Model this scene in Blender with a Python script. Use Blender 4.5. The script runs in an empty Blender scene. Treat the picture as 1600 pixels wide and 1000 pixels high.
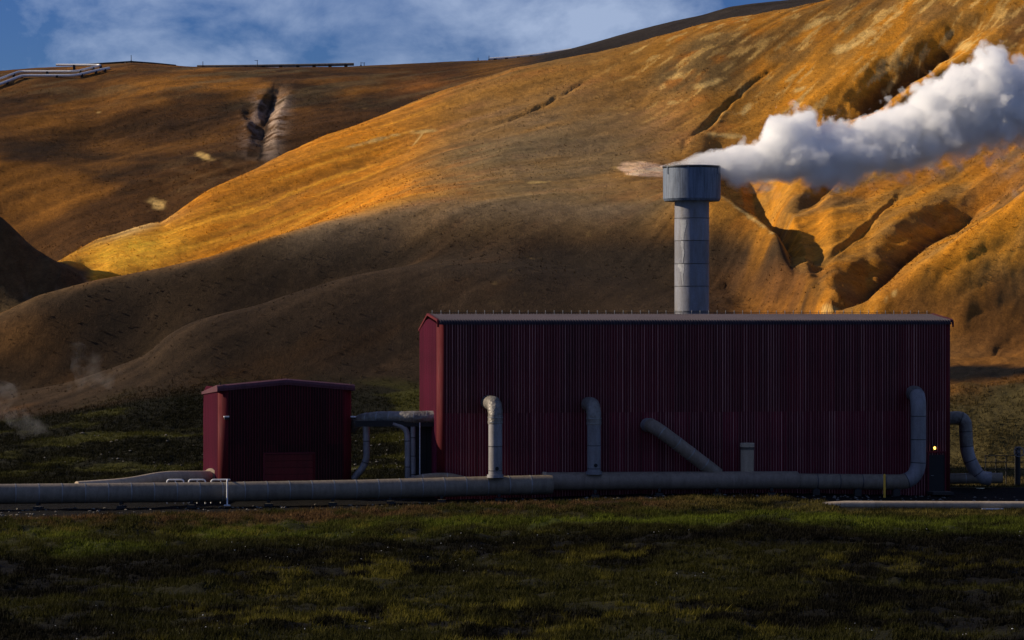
import bpy, math, random
import numpy as np

random.seed(7)
rng = np.random.default_rng(11)
scene = bpy.context.scene
COL = scene.collection
R = math.radians

# ------------------------------------------------------------------ camera, sky, sun, exposure
CAM_Z = 10.4
FOC = 4800.0            # focal length in photograph pixels (1600 wide)
cam_d = bpy.data.cameras.new('camera')
cam_d.sensor_width = 36.0
cam_d.lens = 36.0 * FOC / 1600.0
cam_d.clip_start = 1.0
cam_d.clip_end = 6000.0
cam = bpy.data.objects.new('camera', cam_d)
cam.location = (0, 0, CAM_Z)
cam.rotation_euler = (R(90), 0, 0)
COL.objects.link(cam)
scene.camera = cam

SUN_AZ = R(9)       # degrees off the picture plane (positive: behind it), sun stands on the left
SUN_EL = R(24)
sun_dir = (-math.cos(SUN_EL) * math.cos(SUN_AZ), math.cos(SUN_EL) * math.sin(SUN_AZ), math.sin(SUN_EL))

world = bpy.data.worlds.new('World')
scene.world = world
world.use_nodes = True
wt = world.node_tree
for n in list(wt.nodes):
    wt.nodes.remove(n)
w_out = wt.nodes.new('ShaderNodeOutputWorld')
w_bg = wt.nodes.new('ShaderNodeBackground')
w_sky = wt.nodes.new('ShaderNodeTexSky')
w_sky.sky_type = 'NISHITA'
w_sky.sun_disc = False
w_sky.sun_elevation = SUN_EL
w_sky.sun_rotation = math.atan2(sun_dir[0], sun_dir[1])
w_sky.altitude = 600
w_sky.air_density = 1.0
w_sky.dust_density = 0.2
w_sky.ozone_density = 3.0
w_hsv = wt.nodes.new('ShaderNodeHueSaturation')
w_hsv.inputs['Hue'].default_value = 0.515
w_hsv.inputs['Saturation'].default_value = 1.25
w_hsv.inputs['Value'].default_value = 1.0
wt.links.new(w_sky.outputs[0], w_hsv.inputs['Color'])
w_tint = wt.nodes.new('ShaderNodeMixRGB')
w_tint.blend_type = 'MULTIPLY'
w_tint.inputs['Fac'].default_value = 1.0
w_tint.inputs['Color2'].default_value = (0.41, 0.59, 1.03, 1)
wt.links.new(w_hsv.outputs['Color'], w_tint.inputs['Color1'])
# broken cloud over the whole dome
w_tc = wt.nodes.new('ShaderNodeTexCoord')
w_map = wt.nodes.new('ShaderNodeMapping')
w_map.inputs['Scale'].default_value = (1.0, 1.0, 1.5)
w_map.inputs['Location'].default_value = (0.43, 0.1, 0.02)
w_n1 = wt.nodes.new('ShaderNodeTexNoise')
w_n1.inputs['Scale'].default_value = 17.0
w_n1.inputs['Detail'].default_value = 7.0
w_n1.inputs['Roughness'].default_value = 0.58
w_n1.inputs['Distortion'].default_value = 0.25
w_ramp = wt.nodes.new('ShaderNodeValToRGB')
w_ramp.color_ramp.elements[0].position = 0.44
w_ramp.color_ramp.elements[0].color = (0, 0, 0, 1)
w_ramp.color_ramp.elements[1].position = 0.70
w_ramp.color_ramp.elements[1].color = (1, 1, 1, 1)
w_mix = wt.nodes.new('ShaderNodeMixRGB')
w_mix.inputs['Color2'].default_value = (6.0, 7.6, 11.0, 1)
wt.links.new(w_tc.outputs['Generated'], w_map.inputs['Vector'])
wt.links.new(w_map.outputs[0], w_n1.inputs['Vector'])
wt.links.new(w_n1.outputs['Fac'], w_ramp.inputs['Fac'])
wt.links.new(w_ramp.outputs['Color'], w_mix.inputs['Fac'])
wt.links.new(w_tint.outputs[0], w_mix.inputs['Color1'])
wt.links.new(w_mix.outputs[0], w_bg.inputs['Color'])
w_bg.inputs['Strength'].default_value = 0.05
wt.links.new(w_bg.outputs[0], w_out.inputs['Surface'])

sun_l = bpy.data.lights.new('sun', 'SUN')
sun_l.energy = 5.0
sun_l.angle = R(0.5)
sun_l.color = (1.0, 0.83, 0.60)
sun = bpy.data.objects.new('sun', sun_l)
COL.objects.link(sun)
from mathutils import Vector, Matrix
sun.rotation_euler = Vector(sun_dir).to_track_quat('Z', 'Y').to_euler()
sun.location = (-80, 60, 60)

scene.view_settings.view_transform = 'Standard'
scene.view_settings.look = 'None'
scene.view_settings.gamma = 1.0
scene.view_settings.use_curve_mapping = False
scene.view_settings.exposure = 0.22
scene.render.engine = 'CYCLES'
scene.cycles.use_denoising = True
scene.cycles.max_bounces = 16
scene.cycles.diffuse_bounces = 3
scene.cycles.glossy_bounces = 3
scene.cycles.volume_bounces = 14
scene.cycles.volume_step_rate = 1.0
scene.cycles.volume_max_steps = 256
scene.cycles.sample_clamp_indirect = 4.0

# ------------------------------------------------------------------ small tools
def zof(y, Y):
    """height of a point seen at picture row y when it stands Y metres away"""
    return CAM_Z + (500.0 - y) / FOC * Y

def xof(x, Y):
    return (x - 800.0) / FOC * Y

def pt(x, y, Y):
    return Vector((xof(x, Y), Y, zof(y, Y)))

def _hash(ix, iy, seed):
    h = (ix.astype(np.int64) * 374761393 + iy.astype(np.int64) * 668265263 + seed * 974634777) & 0xFFFFFFFF
    h = ((h ^ (h >> 13)) * 1274126177) & 0xFFFFFFFF
    h = h ^ (h >> 16)
    return (h & 0xFFFF) / 65535.0

def vnoise(x, y, seed=0):
    ix = np.floor(x); iy = np.floor(y)
    fx = x - ix; fy = y - iy
    fx = fx * fx * fx * (fx * (fx * 6 - 15) + 10)
    fy = fy * fy * fy * (fy * (fy * 6 - 15) + 10)
    a = _hash(ix, iy, seed); b = _hash(ix + 1, iy, seed)
    c = _hash(ix, iy + 1, seed); d = _hash(ix + 1, iy + 1, seed)
    return (a + (b - a) * fx) * (1 - fy) + (c + (d - c) * fx) * fy

def fbm(x, y, octv=4, seed=0, gain=0.5):
    s = 0.0; a = 1.0; t = 0.0
    for k in range(octv):
        s = s + a * vnoise(x * 2 ** k + 17.3 * k, y * 2 ** k - 9.1 * k, seed + k)
        t += a; a *= gain
    return s / t * 2 - 1          # -1..1

def sstep(a, b, x):
    t = np.clip((x - a) / (b - a), 0, 1)
    return t * t * (3 - 2 * t)

def np_mesh(name, V, F, smooth=True, colors=None, cname='soil'):
    """V (n,3), F (m,3|4) -> mesh"""
    V = np.asarray(V, dtype=np.float32); F = np.asarray(F, dtype=np.int32)
    me = bpy.data.meshes.new(name)
    me.vertices.add(len(V)); me.vertices.foreach_set('co', V.ravel())
    k = F.shape[1]
    me.loops.add(F.size); me.loops.foreach_set('vertex_index', F.ravel())
    me.polygons.add(len(F))
    me.polygons.foreach_set('loop_start', np.arange(0, F.size, k, dtype=np.int32))
    me.polygons.foreach_set('loop_total', np.full(len(F), k, dtype=np.int32))
    me.polygons.foreach_set('use_smooth', np.full(len(F), smooth))
    me.update(calc_edges=True)
    if colors is not None:
        ca = me.color_attributes.new(cname, 'FLOAT_COLOR', 'POINT')
        c4 = np.ones((len(V), 4), dtype=np.float32); c4[:, :3] = colors
        ca.data.foreach_set('color', c4.ravel())
    return me

def link(name, me, mat=None, parent=None):
    o = bpy.data.objects.new(name, me)
    COL.objects.link(o)
    if mat is not None and me is not None and len(me.materials) == 0:
        me.materials.append(mat)
    if parent is not None:
        o.parent = parent
    return o

def tag(o, label=None, cat=None, group=None, kind=None):
    if label: o['label'] = label
    if cat: o['category'] = cat
    if group: o['group'] = group
    if kind: o['kind'] = kind
    return o

def thing(name, label, cat, loc=(0, 0, 0), rz=0.0, group=None):
    o = bpy.data.objects.new(name, None)
    o.empty_display_size = 0.3
    o.location = loc; o.rotation_euler = (0, 0, rz)
    COL.objects.link(o)
    return tag(o, label, cat, group)

class MB:
    """collects faces of ONE mesh"""
    def __init__(s):
        s.v = []; s.f = []; s.sm = []
    def add(s, vs, fs, smooth=False):
        b = len(s.v)
        s.v += [tuple(p) for p in vs]
        for f in fs:
            s.f.append(tuple(b + i for i in f)); s.sm.append(smooth)
    def box(s, c, d, rz=0.0):
        cx, cy, cz = c; a, b_, h = d[0] / 2, d[1] / 2, d[2] / 2
        ca, sa = math.cos(rz), math.sin(rz)
        vs = []
        for dz in (-h, h):
            for dx, dy in ((-a, -b_), (a, -b_), (a, b_), (-a, b_)):
                vs.append((cx + dx * ca - dy * sa, cy + dx * sa + dy * ca, cz + dz))
        s.add(vs, [(0, 3, 2, 1), (4, 5, 6, 7), (0, 1, 5, 4), (1, 2, 6, 5), (2, 3, 7, 6), (3, 0, 4, 7)])
        return s
    def tube(s, pts, r, seg=20, caps=True, smooth=True, rfun=None):
        pts = [Vector(p) for p in pts]
        n = len(pts)
        tang = []
        for i in range(n):
            if i == 0: t = pts[1] - pts[0]
            elif i == n - 1: t = pts[-1] - pts[-2]
            else: t = (pts[i + 1] - pts[i]).normalized() + (pts[i] - pts[i - 1]).normalized()
            tang.append(t.normalized())
        up = Vector((0, 0, 1)) if abs(tang[0].z) < 0.9 else Vector((0, 1, 0))
        nx = tang[0].cross(up).normalized()
        rings = []
        for i in range(n):
            nx = (nx - tang[i] * nx.dot(tang[i])).normalized()
            ny = tang[i].cross(nx)
            rr = r[i] if isinstance(r, (list, tuple)) else r
            ring = []
            for k in range(seg):
                a = 2 * math.pi * k / seg
                q = rr * (rfun(i, a) if rfun else 1.0)
                ring.append(pts[i] + nx * (math.cos(a) * q) + ny * (math.sin(a) * q))
            rings.append(ring)
        vs = [p for ring in rings for p in ring]
        fs = []
        for i in range(n - 1):
            for k in range(seg):
                k2 = (k + 1) % seg
                fs.append((i * seg + k, i * seg + k2, (i + 1) * seg + k2, (i + 1) * seg + k))
        s.add(vs, fs, smooth)
        if caps:
            s.add(rings[0], [tuple(range(seg))[::-1]])
            s.add(rings[-1], [tuple(range(seg))])
        return s
    def lathe(s, prof, seg=40, c=(0, 0, 0), smooth=True):
        vs = []
        for r_, z in prof:
            for k in range(seg):
                a = 2 * math.pi * k / seg
                vs.append((c[0] + r_ * math.cos(a), c[1] + r_ * math.sin(a), c[2] + z))
        fs = []
        for i in range(len(prof) - 1):
            for k in range(seg):
                k2 = (k + 1) % seg
                fs.append((i * seg + k, i * seg + k2, (i + 1) * seg + k2, (i + 1) * seg + k))
        s.add(vs, fs, smooth)
        return s
    def mesh(s, name):
        me = bpy.data.meshes.new(name)
        me.from_pydata(s.v, [], s.f)
        me.polygons.foreach_set('use_smooth', s.sm)
        me.update()
        return me
    def build(s, name, mat, parent=None):
        return link(name, s.mesh(name), mat, parent)

def arc(c, p0, axis, ang, n=8):
    """points swept from p0 round centre c about axis by ang"""
    c = Vector(c); p0 = Vector(p0)
    return [c + Matrix.Rotation(ang * k / n, 3, Vector(axis)) @ (p0 - c) for k in range(n + 1)]

def bend(points, rad, n=6):
    """round the corners of a polyline"""
    P = [Vector(p) for p in points]
    out = [P[0]]
    for i in range(1, len(P) - 1):
        a = (P[i - 1] - P[i]); b = (P[i + 1] - P[i])
        la, lb = a.length, b.length
        a.normalize(); b.normalize()
        q = min(rad, la * 0.49, lb * 0.49)
        p0 = P[i] + a * q; p2 = P[i] + b * q
        for k in range(n + 1):
            t = k / n
            out.append(p0 * (1 - t) ** 2 + P[i] * (2 * t * (1 - t)) + p2 * t ** 2)
    out.append(P[-1])
    return out

# ------------------------------------------------------------------ materials
def new_mat(name):
    m = bpy.data.materials.new(name); m.use_nodes = True
    nt = m.node_tree
    return m, nt, nt.nodes['Principled BSDF']

def nd(nt, t, **kw):
    n = nt.nodes.new(t)
    for k, v in kw.items():
        if k in n.inputs: n.inputs[k].default_value = v
        else: setattr(n, k, v)
    return n

def ramp(nt, fac, stops):
    r = nt.nodes.new('ShaderNodeValToRGB')
    e = r.color_ramp.elements
    while len(e) < len(stops): e.new(0.5)
    for i, (p, c) in enumerate(stops):
        e[i].position = p
        e[i].color = (c, c, c, 1) if isinstance(c, (int, float)) else (*c, 1)
    nt.links.new(fac, r.inputs['Fac'])
    return r.outputs['Color']

def mul(nt, a, b, fac=1.0, mode='MULTIPLY'):
    m = nt.nodes.new('ShaderNodeMixRGB'); m.blend_type = mode
    m.inputs['Fac'].default_value = fac
    for s, v in ((1, a), (2, b)):
        if isinstance(v, tuple): m.inputs[s].default_value = (*v, 1)
        else: nt.links.new(v, m.inputs[s])
    return m.outputs[0]

def mapped(nt, scale, rot=(0, 0, 0), src='Object'):
    tc = nt.nodes.new('ShaderNodeTexCoord')
    mp = nt.nodes.new('ShaderNodeMapping')
    mp.inputs['Scale'].default_value = scale
    mp.inputs['Rotation'].default_value = rot
    nt.links.new(tc.outputs[src], mp.inputs['Vector'])
    return mp.outputs[0]

def noise(nt, vec, scale, detail=5.0, rough=0.55, dist=0.0):
    n = nd(nt, 'ShaderNodeTexNoise', Scale=scale, Detail=detail, Roughness=rough, Distortion=dist)
    nt.links.new(vec, n.inputs['Vector'])
    return n.outputs['Fac']

def bump(nt, height, strength, dist):
    b = nd(nt, 'ShaderNodeBump', Strength=strength, Distance=dist)
    nt.links.new(height, b.inputs['Height'])
    return b.outputs[0]

def soil_material():
    m, nt, b = new_mat('rhyolite_soil')
    at = nt.nodes.new('ShaderNodeVertexColor'); at.layer_name = 'soil'
    v = mapped(nt, (1, 1, 1))
    # downslope streaks, roughly along the fall of the ridges
    vs = mapped(nt, (0.16, 0.05, 0.3), (0, 0, R(28)))
    st = ramp(nt, noise(nt, vs, 4.0, 7, 0.68, 0.4), [(0.28, 0.74), (0.72, 1.22)])
    fine = ramp(nt, noise(nt, v, 1.7, 7, 0.7), [(0.25, 0.70), (0.75, 1.28)])
    grit = ramp(nt, noise(nt, v, 7.0, 6, 0.85), [(0.32, 0.66), (0.68, 1.28)])
    c = mul(nt, mul(nt, mul(nt, at.outputs['Color'], st), fine), grit)
    nt.links.new(c, b.inputs['Base Color'])
    b.inputs['Roughness'].default_value = 0.95
    b.inputs['Specular IOR Level'].default_value = 0.1
    h = noise(nt, v, 2.6, 8, 0.8)
    nt.links.new(bump(nt, h, 0.7, 0.4), b.inputs['Normal'])
    return m

def ground_material():
    m, nt, b = new_mat('heath_ground')
    at = nt.nodes.new('ShaderNodeVertexColor'); at.layer_name = 'soil'
    v = mapped(nt, (1, 1, 1))
    fine = ramp(nt, noise(nt, v, 3.0, 7, 0.7), [(0.25, 0.5), (0.75, 1.5)])
    nt.links.new(mul(nt, at.outputs['Color'], fine), b.inputs['Base Color'])
    b.inputs['Roughness'].default_value = 0.95
    b.inputs['Specular IOR Level'].default_value = 0.1
    nt.links.new(bump(nt, noise(nt, v, 5.0, 8, 0.75), 0.8, 0.2), b.inputs['Normal'])
    return m

def grass_material():
    m, nt, b = new_mat('tussock_grass')
    at = nt.nodes.new('ShaderNodeVertexColor'); at.layer_name = 'soil'
    nt.links.new(at.outputs['Color'], b.inputs['Base Color'])
    b.inputs['Roughness'].default_value = 0.8
    b.inputs['Specular IOR Level'].default_value = 0.06
    tr = nd(nt, 'ShaderNodeBsdfTranslucent')
    nt.links.new(at.outputs['Color'], tr.inputs['Color'])
    mx = nd(nt, 'ShaderNodeMixShader'); mx.inputs[0].default_value = 0.3
    nt.links.new(b.outputs[0], mx.inputs[1]); nt.links.new(tr.outputs[0], mx.inputs[2])
    nt.links.new(mx.outputs[0], nt.nodes['Material Output'].inputs['Surface'])
    return m

def paint_material(name, base, rough=0.42, vary=0.35):
    m, nt, b = new_mat(name)
    oi = nt.nodes.new('ShaderNodeObjectInfo')
    tint = ramp(nt, oi.outputs['Random'], [(0.0, 1.0 - vary), (1.0, 1.0 + vary)])
    v = mapped(nt, (3.0, 3.0, 0.25))
    streak = ramp(nt, noise(nt, v, 2.2, 6, 0.65), [(0.3, 0.72), (0.7, 1.22)])
    big = ramp(nt, noise(nt, mapped(nt, (1, 1, 1)), 0.5, 4, 0.5), [(0.3, 0.85), (0.7, 1.15)])
    c = mul(nt, mul(nt, mul(nt, base, tint), streak), big)
    nt.links.new(c, b.inputs['Base Color'])
    rr = ramp(nt, noise(nt, v, 3.0, 5, 0.6), [(0.3, rough - 0.08), (0.7, rough + 0.15)])
    nt.links.new(rr, b.inputs['Roughness'])
    b.inputs['Specular IOR Level'].default_value = 0.22
    return m

def rib_material():
    '''rib crests: light caught there is put into a paler colour, each rib by its own amount'''
    m, nt, b = new_mat('rib_crest_highlight')
    v = mapped(nt, (6.1, 6.1, 0.02))
    oi = nt.nodes.new('ShaderNodeObjectInfo')
    vm = nt.nodes.new('ShaderNodeVectorMath'); vm.operation = 'ADD'
    cx = nt.nodes.new('ShaderNodeCombineXYZ'); ml = nt.nodes.new('ShaderNodeMath'); ml.operation = 'MULTIPLY'; ml.inputs[1].default_value = 57.0
    nt.links.new(oi.outputs['Random'], ml.inputs[0]); nt.links.new(ml.outputs[0], cx.inputs[0]); nt.links.new(v, vm.inputs[0]); nt.links.new(cx.outputs[0], vm.inputs[1])
    n = noise(nt, vm.outputs[0], 1.0, 2, 0.6)
    c = ramp(nt, n, [(0.30, (0.06, 0.005, 0.010)), (0.50, (0.22, 0.062, 0.07)), (0.72, (0.46, 0.22, 0.20))])
    patch = ramp(nt, noise(nt, mapped(nt, (1, 1, 0.4)), 1.4, 5, 0.6), [(0.3, 0.55), (0.7, 1.15)])
    nt.links.new(mul(nt, c, patch), b.inputs['Base Color'])
    b.inputs['Roughness'].default_value = 0.55
    return m

def steel_material(name, base, metallic=0.55, rough=0.5, stain=(0.22, 0.2, 0.17), stain_amt=0.6, vscale=(2.2, 2.2, 0.5), relief=0.12):
    m, nt, b = new_mat(name)
    oi = nt.nodes.new('ShaderNodeObjectInfo')
    tint = ramp(nt, oi.outputs['Random'], [(0.0, 0.86), (1.0, 1.12)])
    v = mapped(nt, vscale)
    n1 = noise(nt, v, 1.6, 7, 0.65, 0.3)
    f = ramp(nt, n1, [(0.42, 0.0), (0.72, stain_amt)])
    mx = nt.nodes.new('ShaderNodeMixRGB')
    mx.inputs[1].default_value = (*base, 1); mx.inputs[2].default_value = (*stain, 1)
    nt.links.new(f, mx.inputs['Fac'])
    fine = ramp(nt, noise(nt, mapped(nt, (1, 1, 1)), 9.0, 5, 0.7), [(0.3, 0.86), (0.7, 1.12)])
    c = mul(nt, mul(nt, mx.outputs[0], fine), tint)
    nt.links.new(c, b.inputs['Base Color'])
    b.inputs['Metallic'].default_value = metallic
    rr = ramp(nt, noise(nt, v, 2.4, 5, 0.6), [(0.3, rough - 0.1), (0.7, rough + 0.2)])
    nt.links.new(rr, b.inputs['Roughness'])
    nt.links.new(bump(nt, noise(nt, mapped(nt, (1, 1, 1)), 3.0, 4, 0.5), relief, 0.12), b.inputs['Normal'])
    return m

def plain_material(name, base, rough=0.6, metallic=0.0):
    m, nt, b = new_mat(name)
    n = ramp(nt, noise(nt, mapped(nt, (1, 1, 1)), 6.0, 5, 0.6), [(0.3, 0.8), (0.7, 1.2)])
    nt.links.new(mul(nt, base, n), b.inputs['Base Color'])
    b.inputs['Roughness'].default_value = rough
    b.inputs['Metallic'].default_value = metallic
    return m

M_SOIL = soil_material()
M_GROUND = ground_material()
M_GRASS = grass_material()
M_RED = paint_material('maroon_cladding', (0.080, 0.0036, 0.0100))
M_RED_LOW = paint_material('maroon_cladding_lower', (0.104, 0.0048, 0.0165))
M_RED_SHADE = paint_material('shaded_maroon_cladding', (0.030, 0.0016, 0.0045), 0.6)  # shading of the pump house front put into a darker maroon
M_RIB = rib_material()  # highlights along the rib crests, painted as lighter colour
M_END = paint_material('maroon_end_cladding', (0.135, 0.009, 0.036), 0.65, 0.10)
M_TRIM = paint_material('red_flashing', (0.085, 0.0035, 0.008), 0.8, 0.05)
M_ROOF = paint_material('weathered_roof_sheet', (0.036, 0.027, 0.038), 0.6, 0.05)
M_ROOF_SMALL = paint_material('pink_grey_roof_sheet', (0.085, 0.030, 0.042), 0.55, 0.05)
M_DOOR = paint_material('red_door_paint', (0.10, 0.007, 0.008), 0.5, 0.05)
M_STEEL = steel_material('grey_pipe_jacket', (0.20, 0.162, 0.12), 0.05, 0.62, (0.10, 0.08, 0.057), 0.75)
M_BLUE = steel_material('bluish_pipe_jacket', (0.225, 0.22, 0.235), 0.2, 0.55, (0.13, 0.12, 0.115), 0.75)
M_FOIL = steel_material('crumpled_foil_lagging', (0.20, 0.188, 0.172), 0.35, 0.48, (0.09, 0.076, 0.062), 0.75, (2, 2, 2), 0.9)
M_BROWN = steel_material('weathered_brown_jacket', (0.22, 0.172, 0.132), 0.08, 0.62, (0.12, 0.09, 0.066), 0.7)
M_BEIGE = steel_material('beige_weathered_pipe', (0.40, 0.315, 0.225), 0.0, 0.75, (0.23, 0.175, 0.12), 0.6)
M_STACK = steel_material('stack_steel', (0.185, 0.195, 0.24), 0.10, 0.62, (0.135, 0.122, 0.115), 0.85, (1.6, 1.6, 0.35))
M_CAP = steel_material('streaked_stack_cap', (0.15, 0.19, 0.265), 0.12, 0.6, (0.05, 0.066, 0.10), 1.0, (4.5, 4.5, 0.35))
M_LIME = plain_material('lime_crust', (0.34, 0.35, 0.37), 0.9)
M_BAND = plain_material('dark_band_steel', (0.05, 0.05, 0.055), 0.5, 0.4)
M_SEAM = plain_material('bright_band_steel', (0.24, 0.24, 0.24), 0.45, 0.4)
M_DARK = plain_material('dark_steel', (0.007, 0.007, 0.008), 0.75, 0.0)
M_WHITE = plain_material('white_painted_steel', (0.62, 0.63, 0.66), 0.5)
M_FAR = plain_material('far_pipe_aluminium', (0.62, 0.62, 0.62), 0.45, 0.2)
M_YELLOW = plain_material('yellow_paint', (0.70, 0.38, 0.03), 0.5)
M_CONC = plain_material('concrete', (0.028, 0.026, 0.024), 0.9)
M_STONE = plain_material('pale_stone', (0.15, 0.135, 0.115), 0.95)

# ------------------------------------------------------------------ terrain
def crv(pts, xs, smooth=22.0):
    """smooth curve through (x, value) control points, sampled at xs"""
    px = np.array([p[0] for p in pts], float); pv = np.array([p[1] for p in pts], float)
    acc = 0.0; wsum = 0.0
    for k in np.linspace(-2, 2, 9):
        w = math.exp(-k * k / 2)
        acc = acc + w * np.interp(xs + k * smooth * 0.5, px, pv); wsum += w
    return acc / wsum

colx = np.concatenate([np.arange(-1400, -60, 22.0), np.arange(-60, 1660, 2.5), np.arange(1660, 3000, 22.0)])
rowY = np.concatenate([np.arange(190.0, 300, 0.42), np.arange(300.0, 415, 0.62), np.arange(415.0, 470, 1.6), np.arange(470.0, 900, 15.0)])

def Z(ypts, Ypts, xs, sm=14.0):
    Yk = crv(Ypts, xs, 30.0)
    yk = crv(ypts, xs, sm)
    return Yk, CAM_Z + (500.0 - yk) / FOC * Yk

def build_knots(xs):
    K = []
    n = len(xs)
    K.append((np.full(n, 150.0), np.zeros(n)))
    K.append((np.full(n, 190.0), np.zeros(n)))
    K.append((np.full(n, 198.0), np.full(n, 0.05)))
    # foot of the hill, where the grass gives way to bare soil / grass ridge on the right
    K.append(Z([(-300, 690), (0, 655), (100, 640), (200, 620), (330, 606), (600, 606), (900, 600), (1300, 610), (1490, 606), (1600, 600), (2200, 590)],
               [(-300, 232), (0, 234), (700, 240), (1000, 236), (1200, 222), (1490, 212), (2200, 212)], xs))
    # low front spur, then the dark hollow on the right
    K.append(Z([(-300, 640), (0, 612), (60, 604), (110, 594), (160, 578), (230, 551), (262, 520), (300, 500), (340, 489), (400, 477), (460, 457), (540, 434), (620, 418), (700, 412), (800, 416),
                (900, 432), (1050, 470), (1150, 500), (1300, 560), (1420, 572), (1490, 568), (1600, 562), (2200, 520)],
               [(-300, 244), (330, 248), (620, 256), (900, 256), (1150, 246), (1300, 230), (1490, 222), (2200, 224)], xs, 24.0))
    Y4, Z4 = K[-1]
    dip = crv([(-300, 0.0), (100, 0.3), (200, 1.3), (300, 1.8), (430, 1.5), (560, 0.5), (680, -0.4), (800, -1.0), (1000, -1.2), (1300, -0.5), (2200, -0.5)], xs)
    K.append((Y4 + 5.0, Z4 - dip))
    # long front spur on the left, hump behind the stack, ridge on the right
    K.append(Z([(-300, 560), (0, 489), (60, 461), (150, 436), (260, 415), (330, 400), (400, 377), (500, 350), (600, 331), (700, 319), (800, 318), (900, 322), (1000, 320), (1060, 312),
                (1110, 306), (1150, 322), (1185, 343), (1222, 384), (1250, 430), (1278, 470), (1315, 489), (1355, 494), (1380, 466), (1440, 411), (1500, 371), (1570, 325), (1600, 300), (1700, 235), (2200, 60)],
               [(-300, 258), (0, 259), (330, 264), (700, 270), (1000, 272), (1110, 270), (1185, 265), (1238, 250), (1300, 237), (1360, 233), (1440, 238), (1600, 250), (2200, 280)], xs, 8.0))
    Y6, Z6 = K[-1]
    # hollow behind them
    hz = crv([(-300, -1.0), (0, 0.4), (120, 1.2), (250, 0.8), (400, 0.2), (520, -0.8), (650, -3.0), (800, -3.6), (1000, -3.6), (1090, -1.0), (1130, 0.8), (1200, 0.4), (1240, -2.2),
              (1300, -3.4), (1360, -2.6), (1420, -1.4), (1500, -0.2), (1600, 0.2), (2200, 0.2)], xs, 12.0)
    K.append((Y6 + crv([(-300, 8), (180, 8), (300, 12), (700, 18), (1000, 18), (1130, 12), (1240, 14), (1440, 14), (2200, 14)], xs), Z6 - hz))
    # middle of the face
    K.append(Z([(-600, 150), (-300, 215), (0, 334), (25, 358), (50, 383), (80, 402), (105, 418), (130, 434), (150, 424), (180, 405), (260, 382), (330, 350), (410, 325), (500, 290), (600, 258), (700, 222), (800, 200), (900, 186), (1000, 178),
                (1100, 166), (1180, 182), (1240, 205), (1300, 222), (1440, 222), (1600, 190), (2200, 60)],
               [(-300, 279), (0, 272), (110, 271), (150, 276), (330, 288), (700, 308), (1000, 320), (1180, 318), (1240, 311), (1300, 305), (1440, 300), (1600, 303), (2200, 320)], xs))
    # skyline of the lit ridge; a dark spur end on the far left
    K.append(Z([(-600, 300), (-300, 340), (0, 440), (40, 434), (80, 420), (100, 407), (125, 391), (150, 376), (180, 366), (210, 354), (232, 347), (252, 344), (290, 317), (330, 292), (410, 256), (500, 215), (600, 180),
                (700, 142), (800, 111), (900, 90), (1000, 69), (1100, 43), (1200, 21), (1300, -2), (1400, -30), (1600, -90), (2200, -260)],
               [(-300, 292), (0, 288), (108, 288), (330, 302), (700, 338), (1000, 354), (1300, 366), (1600, 380), (2200, 390)], xs, 7.0))
    Y9, Z9 = K[-1]
    K.append((Y9 + 16.0, Z9 - crv([(-300, 1.0), (0, 1.0), (110, 0.3), (400, 1.2), (800, 1.5), (1200, 2.0), (2200, 2.0)], xs)))
    # far left hill
    Ym = 338.0 + 9.0 * np.logaddexp(0, (Y9 + 34.0 - 338.0) / 9.0)
    ym = crv([(-600, 200), (-300, 220), (0, 250), (150, 262), (300, 240), (400, 220), (500, 190), (600, 168), (700, 138), (800, 112), (1000, 75), (1300, 10), (2200, -200)], xs)
    K.append((Ym, CAM_Z + (500 - ym) / FOC * Ym))
    Ys = 398.0 + 9.0 * np.logaddexp(0, (Y9 + 72.0 - 400.0) / 9.0)
    ys = crv([(-600, 140), (-200, 120), (0, 114), (60, 108), (130, 105), (205, 100), (245, 103), (300, 107), (420, 109), (540, 107), (640, 101), (700, 99), (780, 98), (840, 92), (890, 81), (950, 64), (1000, 50),
              (1050, 37), (1100, 26), (1140, 14), (1180, 9), (1260, 3), (1330, -6), (1500, -40), (2200, -180)], xs, 8.0)
    K.append((Ys, CAM_Z + (500 - ys) / FOC * Ys))
    K.append((Ys + 45, K[-1][1] - 2.5))
    K.append((np.maximum(Ys + 120, 560.0), K[-1][1] - 6.0))
    K.append((np.full(n, 1200.0), K[-1][1] - 12.0))
    return K

def pchip_columns(K, rows):
    """monotone cubic along the distance, one column after another (vectorised over columns)"""
    Yk = np.stack([k[0] for k in K]); Zk = np.stack([k[1] for k in K])      # (k, n)
    h = np.diff(Yk, axis=0); d = np.diff(Zk, axis=0) / h
    m = np.zeros_like(Zk)
    w1 = 2 * h[1:] + h[:-1]; w2 = h[1:] + 2 * h[:-1]
    same = (d[1:] * d[:-1]) > 0
    with np.errstate(divide='ignore', invalid='ignore'):
        hm = (w1 + w2) / (w1 / d[:-1] + w2 / d[1:])
    m[1:-1] = np.where(same, hm, 0.0)
    out = np.zeros((len(rows), Yk.shape[1]))
    for j in range(Yk.shape[1]):
        i = np.clip(np.searchsorted(Yk[:, j], rows) - 1, 0, len(K) - 2)
        hh = h[i, j]; t = (rows - Yk[i, j]) / hh
        t2 = t * t; t3 = t2 * t
        out[:, j] = (2 * t3 - 3 * t2 + 1) * Zk[i, j] + (t3 - 2 * t2 + t) * hh * m[i, j] + (-2 * t3 + 3 * t2) * Zk[i + 1, j] + (t3 - t2) * hh * m[i + 1, j]
    return out

H = pchip_columns(build_knots(colx), rowY)
# soften the creases the control curves leave
for _ in range(5):
    H[1:-1] = 0.25 * H[:-2] + 0.5 * H[1:-1] + 0.25 * H[2:]
GX = (colx[None, :] - 800.0) / FOC * rowY[:, None]
GY = np.broadcast_to(rowY[:, None], GX.shape)

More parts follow.
